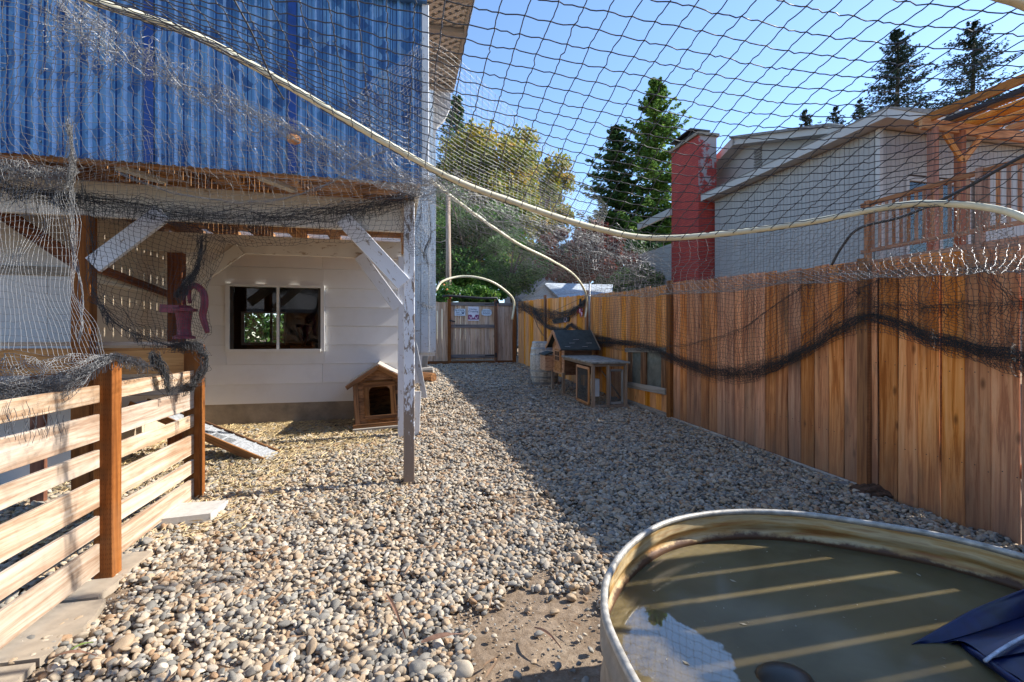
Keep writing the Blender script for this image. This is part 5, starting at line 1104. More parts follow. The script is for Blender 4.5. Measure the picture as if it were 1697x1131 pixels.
def broadleaf(c, rx, ry, rz, base, seed, mat, label, n=9000, leaf=.14, nc=60, name='broadleaf_tree', cat='tree', lr=.45, tr=.14, hollow=.55):
    rs = np.random.default_rng(seed); c = np.array(tuple(c)); t = thing(name, label, cat, tuple(base)); 
    base = Vector(base); mid = Vector(tuple(c)) - UP * rz * .35; mb = MB(); mb.tube(smooth_path([base, base.lerp(mid, .5) + Vector((.1, 0, 0)), mid], 7), [tr * (1 - .09 * i) for i in range(7)], 8); mb.build('trunk', M_bark, t, smooth=True)
    q = rs.normal(0, 1, (nc, 3)); q /= np.linalg.norm(q, axis=1, keepdims=True); q *= (hollow + (1 - hollow) * rs.random((nc, 1)) ** .5) * rs.uniform(.78, 1.12, (nc, 1)); q[:, 2] = np.where(q[:, 2] < -.7, -.7, q[:, 2])
    cl = c + q * np.array([rx, ry, rz]); mb = MB()
    for p in cl[::2]: mb.beam(tuple(mid), tuple(p), .045, .045, UP)
    mb.build('limbs', M_bark, t)['kind'] = 'stuff'
    ci = rs.integers(0, nc, n); sc = lr * min(rx, rz) * rs.uniform(.5, 1.15, nc); g_ = rs.normal(0, 1, (n, 3)); g_ /= np.linalg.norm(g_, axis=1, keepdims=True); g_ *= (rs.random((n, 1)) ** .45)
    C = cl[ci] + g_ * sc[ci][:, None] * np.array([1, 1, .75]); D = rs.normal(0, 1, (n, 3)) + np.array([0, 0, -.4]); Nn = rs.normal(0, .7, (n, 3)) + np.array([0, 0, 1])
    V, Fq = cards(C, D, Nn, leaf * rs.uniform(.6, 1.4, n), leaf * .62 * rs.uniform(.7, 1.2, n)); obj('crown', V, Fq, mat, t); return t
L_fir = leafmat('fir_needles', [(0, (.020, .045, .022)), (.45, (.050, .11, .038)), (.8, (.11, .19, .055)), (1, (.16, .24, .07))])
L_firy = leafmat('bright_fir_needles', [(0, (.04, .09, .026)), (.35, (.10, .20, .045)), (.75, (.22, .34, .07)), (1, (.32, .42, .10))])
L_firb = leafmat('blue_dark_fir', [(0, (.010, .022, .020)), (.5, (.022, .048, .036)), (1, (.05, .09, .05))], .2)
L_maple = leafmat('yellow_green_leaves', [(0, (.05, .09, .02)), (.3, (.13, .18, .03)), (.6, (.30, .28, .035)), (.85, (.50, .32, .04)), (1, (.46, .20, .04))], .4)
L_green = leafmat('green_leaves', [(0, (.02, .055, .015)), (.4, (.05, .13, .025)), (.8, (.12, .24, .04)), (1, (.25, .32, .06))], .4)
L_dkgreen = leafmat('dark_green_leaves', [(0, (.010, .028, .010)), (.5, (.028, .07, .02)), (.85, (.07, .13, .03)), (1, (.20, .20, .04))], .3)
L_red = leafmat('maroon_leaves', [(0, (.045, .010, .010)), (.5, (.13, .030, .024)), (.85, (.24, .06, .03)), (1, (.18, .13, .04))], .35)
conifer(1085, 500, 133, 34, 185, 1, L_firy, 'tall bright green fir left of the red chimney', 30000, .08, .42)
conifer(1022, 500, 210, 35, 150, 2, L_fir, 'darker fir standing left of the tallest bright fir', 20000, .1, .40)
conifer(908, 500, 262, 40, 85, 3, L_firb, 'small dark fir behind the yellow leaved tree', 9000, .15, .4)
conifer(757, 470, 160, 30, 110, 4, L_fir, 'narrow fir peeping beside the white house wing', 9000, .2, .36)
conifer(1487, 330, 50, 42, 150, 5, L_firb, 'tall dark spruce above the neighbour eave, left of the pergola', 20000, .22, .32)
conifer(1612, 330, 36, 40, 190, 6, L_firb, 'tall open dark spruce rising behind the pergola', 20000, .30, .32)
conifer(1334, 330, 183, 50, 70, 7, L_firb, 'small dark spruce tip leftmost above the neighbour roof', 4000, .25, .4)
conifer(1384, 330, 178, 50, 66, 8, L_firb, 'small dark spruce tip second from left above the neighbour roof', 4000, .25, .4)
conifer(1424, 330, 165, 50, 70, 9, L_firb, 'small dark spruce tip beside the tall spruce above the neighbour roof', 4000, .25, .4)
def bl(px, py, Z, wx, hy, basepx, *a, **k):
    c = P(px, py, Z); rx = wx * Z / F / 2; rz = hy * Z / F / 2; return broadleaf(c, rx, rx * .8, rz, P(basepx, 590, Z), *a, **k)
bl(805, 330, 22, 190, 260, 800, 21, L_maple, 'large yellow and green leaved tree beyond the gate', n=36000, leaf=.20, nc=170, lr=.32, hollow=.3)
bl(775, 410, 18.5, 170, 170, 775, 22, L_green, 'mid green leafy tree behind the utility pole', n=20000, leaf=.15, nc=70, lr=.36)
bl(845, 445, 16.2, 105, 110, 850, 23, L_green, 'bright green bush beyond the gate corner', n=9000, leaf=.11, nc=40, lr=.4)
bl(700, 430, 20, 130, 200, 700, 28, L_dkgreen, 'dark tree mostly hidden behind the house wing', n=5000, leaf=.2, nc=30)
bl(965, 425, 21, 165, 95, 965, 24, L_red, 'maroon leaved tree spreading over the far shed', n=15000, leaf=.15, nc=60, lr=.36)
bl(1055, 470, 19, 80, 60, 1060, 25, L_green, 'low green shrub between the maroon tree and the chimney', n=5000, leaf=.13, nc=25, name='shrub', cat='shrub')
bl(780, 492, 15.0, 130, 26, 780, 26, L_green, 'sunny green hedge just behind the gate', n=6500, leaf=.09, nc=50, lr=.9, name='hedge', cat='hedge', tr=.04)
bl(900, 330, 30, 110, 150, 900, 29, L_maple, 'yellowing tree behind the small dark fir', n=9000, leaf=.22, nc=60, lr=.36)
bl(985, 440, 30, 260, 120, 985, 30, L_dkgreen, 'dark evergreen mass behind the maroon tree', n=12000, leaf=.26, nc=60, lr=.4)
# bush seen through the house windows
c = W(-2.3, 10.6, 1.6); broadleaf(c, 1.3, .7, 1.1, W(-2.3, 10.6, .4), 27, L_green, 'green bush seen through both windows of the white house', n=7000, leaf=.10, nc=40, lr=.5, name='bush', cat='bush')
# what stands behind the photographer and shows only in reflections: a shingled house and trees
rh = thing('rear_house', 'brown shingled house behind the photographer seen only as a reflection in the window', 'house', W(-1, -8, 0))
mb = MB(); mb.box(-9, 7, -9, -8, 0, 2.6); mb.build('wall', M_joist, rh)
mb = MB(); mb.prism([W(-9.5, -7.4, 2.5), W(-9.5, -11.5, 5.2), W(-9.5, -11.6, 5.05), W(-9.5, -7.4, 2.35)], AU * 17); mb.build('roof', M_shing, rh)
broadleaf(W(6.5, -10, 4.2), 2.6, 2.4, 2.8, W(6.5, -10, 0), 41, L_dkgreen, 'dark leafy tree behind the photographer seen only in reflections', n=5000, leaf=.3, nc=40)
# red flowers by the gate
fp = thing('flowering_plant', 'plant with small red and orange flowers beside the gate top at left', 'plant', P(737, 560, 14.3)); rs = np.random.default_rng(5)
n = 500; c = np.array(tuple(P(738, 487, 14.3))); C = c + rs.normal(0, 1, (n, 3)) * np.array([.14, .12, .16]); V, Fq = cards(C, rs.normal(0, 1, (n, 3)), rs.normal(0, 1, (n, 3)), np.full(n, .09), np.full(n, .05)); obj('leaves', V, Fq, L_green, fp)
for i in range(7):
    p = Vector(tuple(c + rs.normal(0, 1, 3) * np.array([.12, .05, .14]))) - Vector((0, .12, 0)); mb = MB(); mb.tube([p, p + UP * .03, p + UP * .06], [.02, .04, .015], 7); mb.build('flower', M_red if i % 2 else M_orange, fp)
mb = MB(); mb.tube([P(738, 560, 14.3), P(738, 490, 14.3)], .012, 5); mb.build('stem', L_green, fp)
# ------------------------------------------------------------------ white pipes that carry the netting
def pipe(pts, r, label, n=60, name='net_hoop'):
    mb = MB(); pp = smooth_path(pts, n); mb.tube(pp, r, 12); return tag(mb.build(name, M_pipe, smooth=True), label, 'pipe')
H1 = [P(20, -60, 1.55), P(150, 0, 1.65), P(300, 50, 1.78), P(430, 115, 1.9), P(720, 282, 2.15), P(850, 335, 2.28), P(985, 378, 2.4), P(1100, 395, 2.45), P(1300, 375, 2.35), P(1480, 342, 2.17), P(1560, 338, 2.1), P(1640, 345, 2.0), P(1697, 362, 1.9), P(1800, 415, 1.8)]
pipe(H1, .0145, 'long yellowed white plastic pipe sweeping across the whole yard under the netting', 90)
H2 = [P(715, 300, 4.6), P(740, 320, 5), P(800, 365, 5.3), P(860, 405, 5.8), P(910, 430, 6.4), P(950, 455, 7.2), P(969, 482, 8.2), P(973, 505, 8.9), P(970, 527, 8.9)]
pipe(H2, .017, 'thinner white plastic hoop curving down to the cedar fence above the coop', 60)
H3 = [P(722, 482, 12), P(733, 467, 12.2), P(760, 459, 12.5), P(790, 460, 12.6), P(820, 470, 12.8), P(846, 490, 13.2), P(852, 505, 13.4), P(849, 530, 13.4)]
pipe(H3, .03, 'small white hoop arching over the gate at the end of the yard', 50)

pipe([P(1560, -60, 1.15), P(1640, -12, 1.2), P(1697, 8, 1.25), P(1800, 60, 1.3)], .012, 'short stretch of yellowed pipe crossing the extreme top right corner', 24)
# ------------------------------------------------------------------ nets
def tubes(lines, r):
    """K polylines of equal length N -> triangular tubes"""
    K, Nn, _ = lines.shape; T = np.empty_like(lines); T[:, 1:-1] = lines[:, 2:] - lines[:, :-2]; T[:, 0] = lines[:, 1] - lines[:, 0]; T[:, -1] = lines[:, -1] - lines[:, -2]
    T /= np.linalg.norm(T, axis=2, keepdims=True) + 1e-9
    ref = np.where(np.abs(T[..., 2:3]) < .9, np.array([0, 0, 1.0]), np.array([1.0, 0, 0])); X = np.cross(T, ref); X /= np.linalg.norm(X, axis=2, keepdims=True) + 1e-9; Y = np.cross(T, X)
    rr = r if np.isscalar(r) else r[:, None, None]
    vs = [lines + rr * (math.cos(a) * X + math.sin(a) * Y) for a in (1.57, 3.665, 5.76)]
    V = np.stack(vs, 2).reshape(-1, 3); id_ = np.arange(K * Nn * 3).reshape(K, Nn, 3)
    fs = [np.stack([id_[:, :-1, j], id_[:, :-1, (j + 1) % 3], id_[:, 1:, (j + 1) % 3], id_[:, 1:, j]], -1).reshape(-1, 4) for j in range(3)]
    return V, np.concatenate(fs)
class Net:
    def __init__(s): s.V = []; s.F = []; s.k = 0
    def lines(s, L_, r):
        V, F_ = tubes(np.asarray(L_, float), r); s.V.append(V); s.F.append(F_ + s.k); s.k += len(V)
    def sheet(s, ctrl, nu, nv, r=.0011, sub=3, jit=0.0756, wav=0.042, seed=0, keep=None, crumple=0.0, knots=1.8):
        """woven mesh over a Catmull-Rom surface through ctrl (rows x cols); nu strings along rows, nv along columns"""
        rs = np.random.default_rng(seed + 100); C = np.array([[tuple(p) for p in row] for row in ctrl], float)
        A = cat(C, np.linspace(0, C.shape[0] - 1, nv * sub + 1)); B = cat(A.transpose(1, 0, 2), np.linspace(0, C.shape[1] - 1, nu * sub + 1)).transpose(1, 0, 2)
        cell = min(np.median(np.linalg.norm(B[::sub][1:] - B[::sub][:-1], axis=2)), np.median(np.linalg.norm(B[:, ::sub][:, 1:] - B[:, ::sub][:, :-1], axis=2)))
        J = rs.normal(0, 1, (nv + 1, nu + 1, 3)) * cell * jit
        if crumple: 
            big = rs.normal(0, 1, (max(3, nv // 5 + 2), max(3, nu // 5 + 2), 3)); Bg = cat(big, np.linspace(0, big.shape[0] - 1, nv + 1)); Bg = cat(Bg.transpose(1, 0, 2), np.linspace(0, big.shape[1] - 1, nu + 1)).transpose(1, 0, 2); J += Bg * crumple
        Ju = cat(J, np.linspace(0, nv, nv * sub + 1)); Ju = cat(Ju.transpose(1, 0, 2), np.linspace(0, nu, nu * sub + 1)).transpose(1, 0, 2); S_ = B + Ju
        rows = S_[::sub].copy(); mid = np.ones(rows.shape[1], bool); mid[::sub] = False; rows[:, mid] += rs.normal(0, 1, (rows.shape[0], mid.sum(), 3)) * cell * wav; rows[:, mid, 2] -= cell * .05
        cols = S_[:, ::sub].transpose(1, 0, 2).copy(); mid = np.ones(cols.shape[1], bool); mid[::sub] = False; cols[:, mid] += rs.normal(0, 1, (cols.shape[0], mid.sum(), 3)) * cell * wav
        s.lines(rows, r); s.lines(cols, r)
        if knots and r > .0011:
            c = rows[:, ::sub].reshape(-1, 3); kr = r * knots * rs.uniform(.8, 1.25, len(c))[:, None]; E = np.array([[1, 0, 0], [0, 1, 0], [-1, 0, 0], [0, -1, 0], [0, 0, 1], [0, 0, -1]], float)
            V = (c[:, None] + E[None] * kr[:, None]).reshape(-1, 3); b = np.arange(len(c))[:, None, None] * 6; q = np.array([[0, 1, 4, 4], [1, 2, 4, 4], [2, 3, 4, 4], [3, 0, 4, 4], [1, 0, 5, 5], [2, 1, 5, 5], [3, 2, 5, 5], [0, 3, 5, 5]])
            s.K = getattr(s, 'K', []); s.K.append((V, (np.arange(len(c))[:, None, None] * 6 + q[None, :, :3]).reshape(-1, 3)))
        return s
    def bundle(s, path, rad, n=26, N_=60, r=.0012, seed=0, loops=0, sag=(.03, .08), knots=True):
        n = max(5, int(n * .42)); rs = np.random.default_rng(seed + 500); P0 = cat([tuple(p) for p in path], np.linspace(0, len(path) - 1, N_)); rad = np.interp(np.linspace(0, 1, N_), np.linspace(0, 1, len(rad)), rad) if hasattr(rad, '__len__') else np.full(N_, rad)
        nc = max(4, N_ // 5); O = rs.normal(0, .55, (n, nc, 3)); O = np.stack([cat(o, np.linspace(0, nc - 1, N_)) for o in O]); L_ = P0[None] + O * rad[None, :, None]; L_ += rs.normal(0, .05, L_.shape) * rad[None, :, None]
        s.lines(L_, r)
        m = n * N_ // 14; a = rs.integers(0, n, m); b = rs.integers(0, n, m); i = rs.integers(0, N_ - 3, m); p, q = L_[a, i], L_[b, i + rs.integers(0, 3, m)]; mid = (p + q) / 2 + rs.normal(0, .25, (m, 3)) * rad[i][:, None]; s.lines(np.stack([p, mid, q], 1), r)
        if n > 8:      # the gathered mesh itself: a ribbon of small cells, folded on itself
            for rep_ in range(2):
                rad2 = rad[::5]; Pc = P0[::5]; ctrl = []
                for o_ in (-1.5, -.9, -.2, .3, .9): q = Pc + rs.normal(0, .22, Pc.shape) * rad2[:, None]; q[:, 2] += o_ * rad2 * (.9 + .35 * np.sin(np.arange(len(Pc)) * 1.3 + rep_ * 2)); ctrl.append(q)
                s.sheet(ctrl, int(N_ * .9), 9, r=r * .9, sub=2, jit=.16, wav=.08, seed=seed + rep_, crumple=float(rad.mean()) * .16, knots=0)
        if loops:
            i = rs.integers(0, N_ - 3, loops); w_ = rs.integers(1, 3, loops); p = L_[rs.integers(0, n, loops), i]; q = L_[rs.integers(0, n, loops), i + w_]; d = rs.uniform(*sag, loops)
            t = np.linspace(0, 1, 7)[None, :, None]; Q = p[:, None] * (1 - t) + q[:, None] * t; Q[..., 2] -= 4 * t[..., 0] * (1 - t[..., 0]) * d[:, None]; s.lines(Q, r)
        return s
    def build(s, label, mat=None, name='bird_net'):
        V = np.concatenate(s.V); Fq = np.concatenate(s.F).astype(np.int64)
        K = getattr(s, 'K', [])
        if K:      # mixed quads and triangles: build the loops by hand
            k0 = len(V); T = []
            for v_, t_ in K: T.append(t_ + k0); k0 += len(v_)
            V = np.concatenate([V] + [v_ for v_, _ in K]); T = np.concatenate(T)
            org = Vector(((V[:, 0].min() + V[:, 0].max()) / 2, (V[:, 1].min() + V[:, 1].max()) / 2, V[:, 2].min())); me = bpy.data.meshes.new(name); me.vertices.add(len(V)); me.vertices.foreach_set('co', (V - np.array(org)).ravel())
            me.loops.add(Fq.size + T.size); me.loops.foreach_set('vertex_index', np.concatenate([Fq.ravel(), T.ravel()]).astype(np.int32))
            me.polygons.add(len(Fq) + len(T)); me.polygons.foreach_set('loop_start', np.concatenate([np.arange(len(Fq)) * 4, Fq.size + np.arange(len(T)) * 3]).astype(np.int32)); me.update(calc_edges=True)
            me.materials.append(mat or M_net); o = bpy.data.objects.new(name, me); COL.objects.link(o); place(o, Matrix.Translation(org))
        else: o = obj(name, V, Fq.astype(np.int32), mat or M_net, smooth=False)
        return tag(o, label, 'netting')

M_netb = netmat('half_sunlit_twine', (.15, .148, .145), .4); M_netm = netmat('greyed_twine', (.06, .06, .065), .6)  # half-tone twine carries some of the sunlight in its colour
# A: the sheet overhead, from behind the camera to the long pipe
hp = cat([tuple(p) for p in H1], np.linspace(0, len(H1) - 1, 200)); hu = hp[:, 0] * .9723 + hp[:, 1] * .2336; hv = -hp[:, 0] * .2336 + hp[:, 1] * .9723; hz = hp[:, 2] - CH
rows = []
US = np.linspace(-1.9, 2.9, 26)
order = np.argsort(hu[:175]); 
def hoopat(u): return np.interp(u, hu[:175][order], hv[:175][order]), np.interp(u, hu[:175][order], hz[:175][order])
for f in (-.35, 0, .25, .45, .62, .76, .88, 1.0):
    row = []
    for u in US:
        pv, pz = hoopat(u); va = 0.1; v = va + (pv - va) * f
        base = .90 + .03 * math.sin(u * 2.2); h = base + (pz - .012 - base) * max(0, (f - .45) / .55) ** 1.6
        row.append(W(u, v, CH + h))
    rows.append(row)
Net().sheet(rows, 64, 36, r=.0020, knots=1.7, sub=4, jit=0.0252, wav=0.027, seed=1).build('wide dark net sheet stretched overhead across the sky from the long pipe', M_net)
# B: beyond the pipe on the right, sagging and then rising to the fence top
def ft(Z, off=.03, dz=0.0): return FP(Z, G(Z) + 1.87 + dz, off)
def hq(i): return Vector(hp[i])
pa = [hq(i) for i in (88, 100, 112, 124, 136, 150, 162, 174)]
def lerpv(a, b, t): return a.lerp(b, t)
fe = [ft(Z) for Z in (9.3, 7.9, 6.6, 5.6, 4.7, 3.95, 3.3, 2.75)]
r0 = [p - UP * .01 for p in pa]; r1 = [lerpv(a, b, .16) - UP * .13 for a, b in zip(pa, fe)]; r2 = [lerpv(a, b, .36) - UP * .24 for a, b in zip(pa, fe)]; r3 = [lerpv(a, b, .65) - UP * .17 for a, b in zip(pa, fe)]; r4 = fe
Net().sheet([r0, r1, r2, r3, r4], 66, 38, r=.0012, sub=3, jit=0.0672, wav=0.048, seed=2, crumple=.012).build('pale sunlit net sagging between the long pipe and the right fence top', M_netb)
# C: far tunnel from the long pipe over both hoops to the gate
c0 = [P(706, 285, 2.2), P(760, 318, 2.35), P(850, 352, 2.5), P(985, 392, 2.7), P(1090, 425, 3.2), P(1120, 455, 6.2)]
c1 = [P(718, 330, 4.4), P(760, 352, 4.8), P(830, 396, 5.1), P(930, 442, 5.8), P(990, 462, 7.0), P(1040, 470, 7.7)]
c2 = [P(722, 400, 7.5), P(760, 405, 8), P(820, 430, 8.4), P(890, 455, 9), P(950, 480, 10), P(972, 485, 10.3)]
c3 = [P(722, 478, 12.2), P(742, 464, 12.4), P(780, 461, 12.6), P(815, 469, 12.8), P(845, 491, 13.1), P(852, 496, 13.3)]
Net().sheet([c0, c1, c2, c3], 44, 66, r=.0009, sub=2, jit=0.0504, wav=0.036, seed=3).build('fine net tunnel over the far end of the yard between the hoops and the gate', M_netm)
# fold under the long pipe
n_ = Net(); mid_ = [Vector(p) for p in hp[12:100:8]]
lo = [p + AV * .35 - UP * .13 for p in mid_]
n_.bundle([P(90, 15, 2.1), P(250, 105, 2.3), P(390, 175, 2.4), P(520, 232, 2.5), P(650, 288, 2.6), P(760, 320, 2.7), P(900, 385, 2.9), P(985, 410, 3.0), P(1090, 440, 3.2)], [.10, .09, .07, .06, .07, .09, .08, .09, .12], n=40, N_=110, r=.0010, seed=4, loops=110, sag=(.01, .04)).build('long gathered fold of pale sunlit net hanging just beneath the pipe', M_netg)
# C2: fine net panel by the eave
k0 = [P(702, 62, 3.75), P(752, 92, 4.1), P(850, 185, 4.6), P(930, 260, 5.0), P(1010, 345, 5.6)]
k1 = [P(706, 190, 3.8), P(762, 235, 4.1), P(832, 275, 4.5), P(905, 318, 5), P(1000, 372, 5.5)]
k2 = [P(712, 300, 3.7), P(762, 330, 3.9), P(830, 352, 4.2), P(905, 378, 4.6), P(1000, 405, 5.0)]
Net().sheet([k0, k1, k2], 40, 30, r=.0014, sub=3, jit=0.042, wav=0.03, seed=5).build('fine triangular net panel hanging from the lattice eave over the yellow tree', M_net)
Net().sheet([[P(560, 190, 3.3), P(640, 120, 3.45), P(700, 66, 3.6)], [P(600, 200, 3.3), P(650, 180, 3.45), P(703, 140, 3.6)], [P(640, 265, 3.2), P(680, 270, 3.4), P(706, 280, 3.6)]], 22, 22, r=.0013, jit=0.084, wav=0.06, seed=6, crumple=.012).build('pale net gathered up to the top corner of the blue screen', M_netg)
# L1: over the blue screen
l0 = [Vector(hp[i]) - UP * .01 for i in (10, 22, 34, 46, 58, 66)]
l1 = [P(60, 150, 2.3), P(200, 160, 2.45), P(330, 200, 2.5), P(450, 245, 2.6), P(590, 290, 2.75), P(700, 322, 2.9)]
l2 = [P(118, 275, 3.0), P(240, 260, 3.0), P(350, 285, 3.1), P(480, 300, 3.2), P(600, 300, 3.35), P(692, 308, 3.5)]
l3 = [P(122, 320, 3.3), P(240, 340, 3.3), P(350, 355, 3.35), P(480, 350, 3.4), P(600, 335, 3.5), P(695, 318, 3.6)]
Net().sheet([l0, l1, l2, l3], 34, 24, r=.0012, sub=3, jit=0.084, wav=0.06, seed=7, crumple=.014).build('net draped from the long pipe down over the lower blue screen', M_netg)
Net().sheet([[P(120, 270, 2.9), P(250, 215, 2.9), P(400, 235, 3.0), P(560, 262, 3.1)], [P(128, 290, 3.0), P(260, 262, 3.05), P(410, 275, 3.1), P(570, 285, 3.2)], [P(122, 335, 3.3), P(260, 345, 3.35), P(420, 350, 3.4), P(600, 335, 3.5)]], 38, 11, r=.0010, jit=0.0504, wav=0.036, seed=17).build('second finer net layer in front of the lower edge of the blue screen', M_netg)
# left overhead slope to the knot
Net().sheet([[P(-120, -60, 1.6), P(20, -40, 1.7), P(170, 20, 1.8)], [P(-120, 90, 2.1), P(20, 110, 2.2), P(170, 110, 2.3)], [P(-120, 230, 2.8), P(20, 262, 2.9), P(122, 278, 3.0)]], 20, 26, r=.0014, jit=0.0756, wav=0.054, seed=8, crumple=.02).build('slanting net in the upper left corner running down to the knot', M_netg)
# porch swag bundles
n_ = Net(); n_.bundle([P(-40, 300, 3.0), P(60, 318, 3.05), P(130, 328, 3.2), P(260, 348, 3.45), P(400, 358, 3.55), P(530, 352, 3.6), P(620, 338, 3.65), P(694, 320, 3.65)], [.05, .05, .05, .075, .07, .055, .06, .05], n=44, N_=90, r=.0015, seed=9, loops=180, sag=(.03, .13)).build('thick dark roll of net slung along the front porch beam', M_netd)
n_ = Net(); n_.bundle([P(195, 285, 3.2), P(260, 312, 3.2), P(330, 328, 3.25), P(410, 335, 3.3), P(480, 328, 3.3), P(545, 303, 3.35), P(600, 268, 3.3), P(640, 250, 3.25)], .012, n=12, N_=80, r=.0018, seed=10).build('thin twisted white edge rope of net curving below the blue screen', M_netg)
# mesh below the roll, across the beam
Net().sheet([[P(255, 352, 3.45), P(400, 360, 3.55), P(530, 352, 3.6), P(690, 322, 3.65)], [P(290, 378, 3.5), P(400, 388, 3.55), P(530, 382, 3.6), P(680, 372, 3.68)], [P(330, 398, 3.5), P(410, 408, 3.55), P(530, 402, 3.6), P(672, 398, 3.7)]], 44, 8, r=.0013, jit=0.105, wav=0.072, seed=11, crumple=.01).build('ragged dark net edge hanging below the roll over the cream beam', M_netd)
# L3 white fan at left
f0 = [P(-70, 268, 2.85), P(0, 268, 2.9), P(60, 272, 2.95), P(112, 280, 3.0), P(124, 283, 3.0)]
f1 = [P(-70, 345, 2.8), P(-10, 350, 2.85), P(45, 345, 2.9), P(90, 338, 2.95), P(124, 335, 3.0)]
f2 = [P(-70, 450, 2.6), P(-20, 455, 2.7), P(35, 460, 2.75), P(90, 465, 2.8), P(132, 470, 2.85)]
f3 = [P(-80, 570, 2.3), P(-20, 580, 2.4), P(50, 588, 2.45), P(120, 590, 2.5), P(180, 592, 2.52)]
Net().sheet([f0, f1, f2, f3], 34, 32, r=.0012, jit=0.063, wav=0.054, seed=12, crumple=.012).build('white sunlit net fanning down from the left knot to the slatted fence', M_netg)
n_ = Net(); n_.bundle([P(-40, 262, 2.85), P(20, 280, 2.9), P(70, 285, 2.95), P(118, 292, 3.0)], [.05, .06, .05, .03], n=30, N_=30, r=.0013, seed=13, loops=60, sag=(.02, .08)); n_.bundle([P(112, 200, 2.75), P(118, 250, 2.9), P(116, 292, 3.0), P(120, 330, 3.05)], [.02, .03, .05, .02], n=26, N_=24, r=.0013, seed=14, loops=40, sag=(.01, .05)); n_.build('tangled knot of pale net at the left end of the blue screen', M_netg)
n_ = Net(); n_.bundle([P(114, 290, 3.0), P(122, 350, 3.05), P(124, 420, 3.05), P(132, 470, 3.0), P(136, 520, 2.95), P(128, 565, 2.9)], .014, n=8, N_=50, r=.0020, seed=15).build('pale twisted net cord hanging down the tall brown post', M_netg)
# over the slats
g0 = [P(-70, 588, 2.15), P(20, 592, 2.2), P(100, 590, 2.35), P(182, 590, 2.5)]
g1 = [P(-70, 632, 2.1), P(20, 632, 2.15), P(110, 618, 2.3), P(181, 594, 2.5)]
g2 = [P(-70, 690, 2.05), P(10, 680, 2.12), P(110, 650, 2.28), P(180, 600, 2.49)]
Net().sheet([g0, g1, g2], 44, 20, r=.0013, jit=0.126, wav=0.084, seed=16, crumple=.014).build('net slung over the slatted fence top and gathered onto the near orange post', M_netg)
n_ = Net(); n_.bundle([P(-60, 650, 2.05), P(20, 650, 2.12), P(100, 635, 2.25), P(150, 610, 2.4), P(184, 590, 2.5), P(215, 598, 2.7), P(250, 610, 2.95)], [.05, .05, .045, .03, .012, .02, .03], n=46, N_=60, r=.0013, seed=18, loops=70, sag=(.02, .08)).build('grey gathered roll of net tied around the top of the near orange post', M_net)
n_ = Net(); 
for k in range(26):
    px = random.uniform(5, 120); p = PU(px, 690 + random.uniform(-30, 8), UF + .03); n_.lines(np.array([[tuple(p + UP * (-.012 * i) + AV * (.006 * math.sin(i * .9 + k) * i * .4)) for i in range(9)]]) if False else np.array([[tuple(p + UP * (-.011 * i) + AV * (.012 * math.sin(i * .55 + k * 1.7))) for i in range(10)]]), .0012)
n_.build('frayed loose net strands dangling over the pale slats', M_net)
# dark mesh in the bay and around the pump
b0 = [P(150, 335, 3.4), P(210, 352, 3.4), P(290, 378, 3.5), P(345, 392, 3.6), P(382, 402, 3.7)]
b1 = [P(150, 420, 3.4), P(215, 432, 3.45), P(285, 450, 3.5), P(325, 455, 3.55), P(348, 470, 3.6)]
b2 = [P(155, 490, 3.35), P(215, 520, 3.4), P(275, 535, 3.5), P(320, 535, 3.55), P(346, 545, 3.6)]
b3 = [P(170, 520, 3.3), P(230, 562, 3.35), P(285, 575, 3.45), P(325, 580, 3.5), P(346, 590, 3.55)]
Net().sheet([b0, b1, b2, b3], 30, 32, r=.0014, jit=0.084, wav=0.06, seed=19, crumple=.015).build('dark net curtain hung between the tall brown post and the hand pump', M_netd)
n_ = Net(); n_.bundle([P(335, 395, 3.6), P(330, 430, 3.6), P(318, 460, 3.6), P(300, 480, 3.6), P(292, 490, 3.6)], [.04, .03, .04, .05, .03], n=30, N_=40, r=.0015, seed=20, loops=30); n_.bundle([P(135, 300, 3.05), P(152, 400, 3.3), P(150, 470, 3.3), P(175, 520, 3.3), P(225, 556, 3.35), P(290, 572, 3.5), P(325, 574, 3.6)], [.02, .03, .035, .03, .025, .03, .04], n=20, N_=60, r=.0015, seed=21, loops=50)
n_.bundle([P(285, 572, 3.5), P(325, 572, 3.55), P(338, 590, 3.55), P(334, 615, 3.5), P(316, 638, 3.45), P(296, 645, 3.4)], [.03, .03, .04, .045, .04, .03], n=40, N_=50, r=.0015, seed=22, loops=50)
n_.bundle([P(250, 592, 3.1), P(265, 600, 3.1), P(275, 625, 3.15), P(280, 648, 3.2)], [.03, .045, .04, .035], n=34, N_=30, r=.0015, seed=23, loops=40); n_.build('black tangled rolls of net hanging round the pump post and its corner', M_netd)
# by the white post
Net().sheet([[P(640, 335, 3.65), P(690, 312, 3.62), P(716, 296, 3.75)], [P(655, 375, 3.7), P(696, 375, 3.75), P(714, 380, 3.8)], [P(682, 420, 3.8), P(699, 430, 3.85), P(706, 445, 3.85)]], 20, 24, r=.0013, jit=0.126, wav=0.084, seed=24, crumple=.02).build('dark net bunched behind the top of the flaking white post', M_net)
Net().sheet([[P(690, 300, 5.5), P(724, 295, 5.8)], [P(690, 420, 7), P(722, 420, 7.4)], [P(692, 520, 8.5), P(722, 525, 9)]], 12, 60, r=.0018, jit=0.063, wav=0.048, seed=25).build('fine net running along the white house wing wall', M_netg)
n_ = Net(); n_.bundle([P(690, 500, 8.5), P(705, 507, 9), P(722, 510, 9.3)], .05, n=14, N_=20, r=.002, seed=26, loops=20); n_.bundle([P(690, 440, 7), P(706, 437, 7.4), P(722, 442, 7.8)], .02, n=10, N_=20, r=.002, seed=27); n_.build('small dark net folds against the white wing wall', M_net)
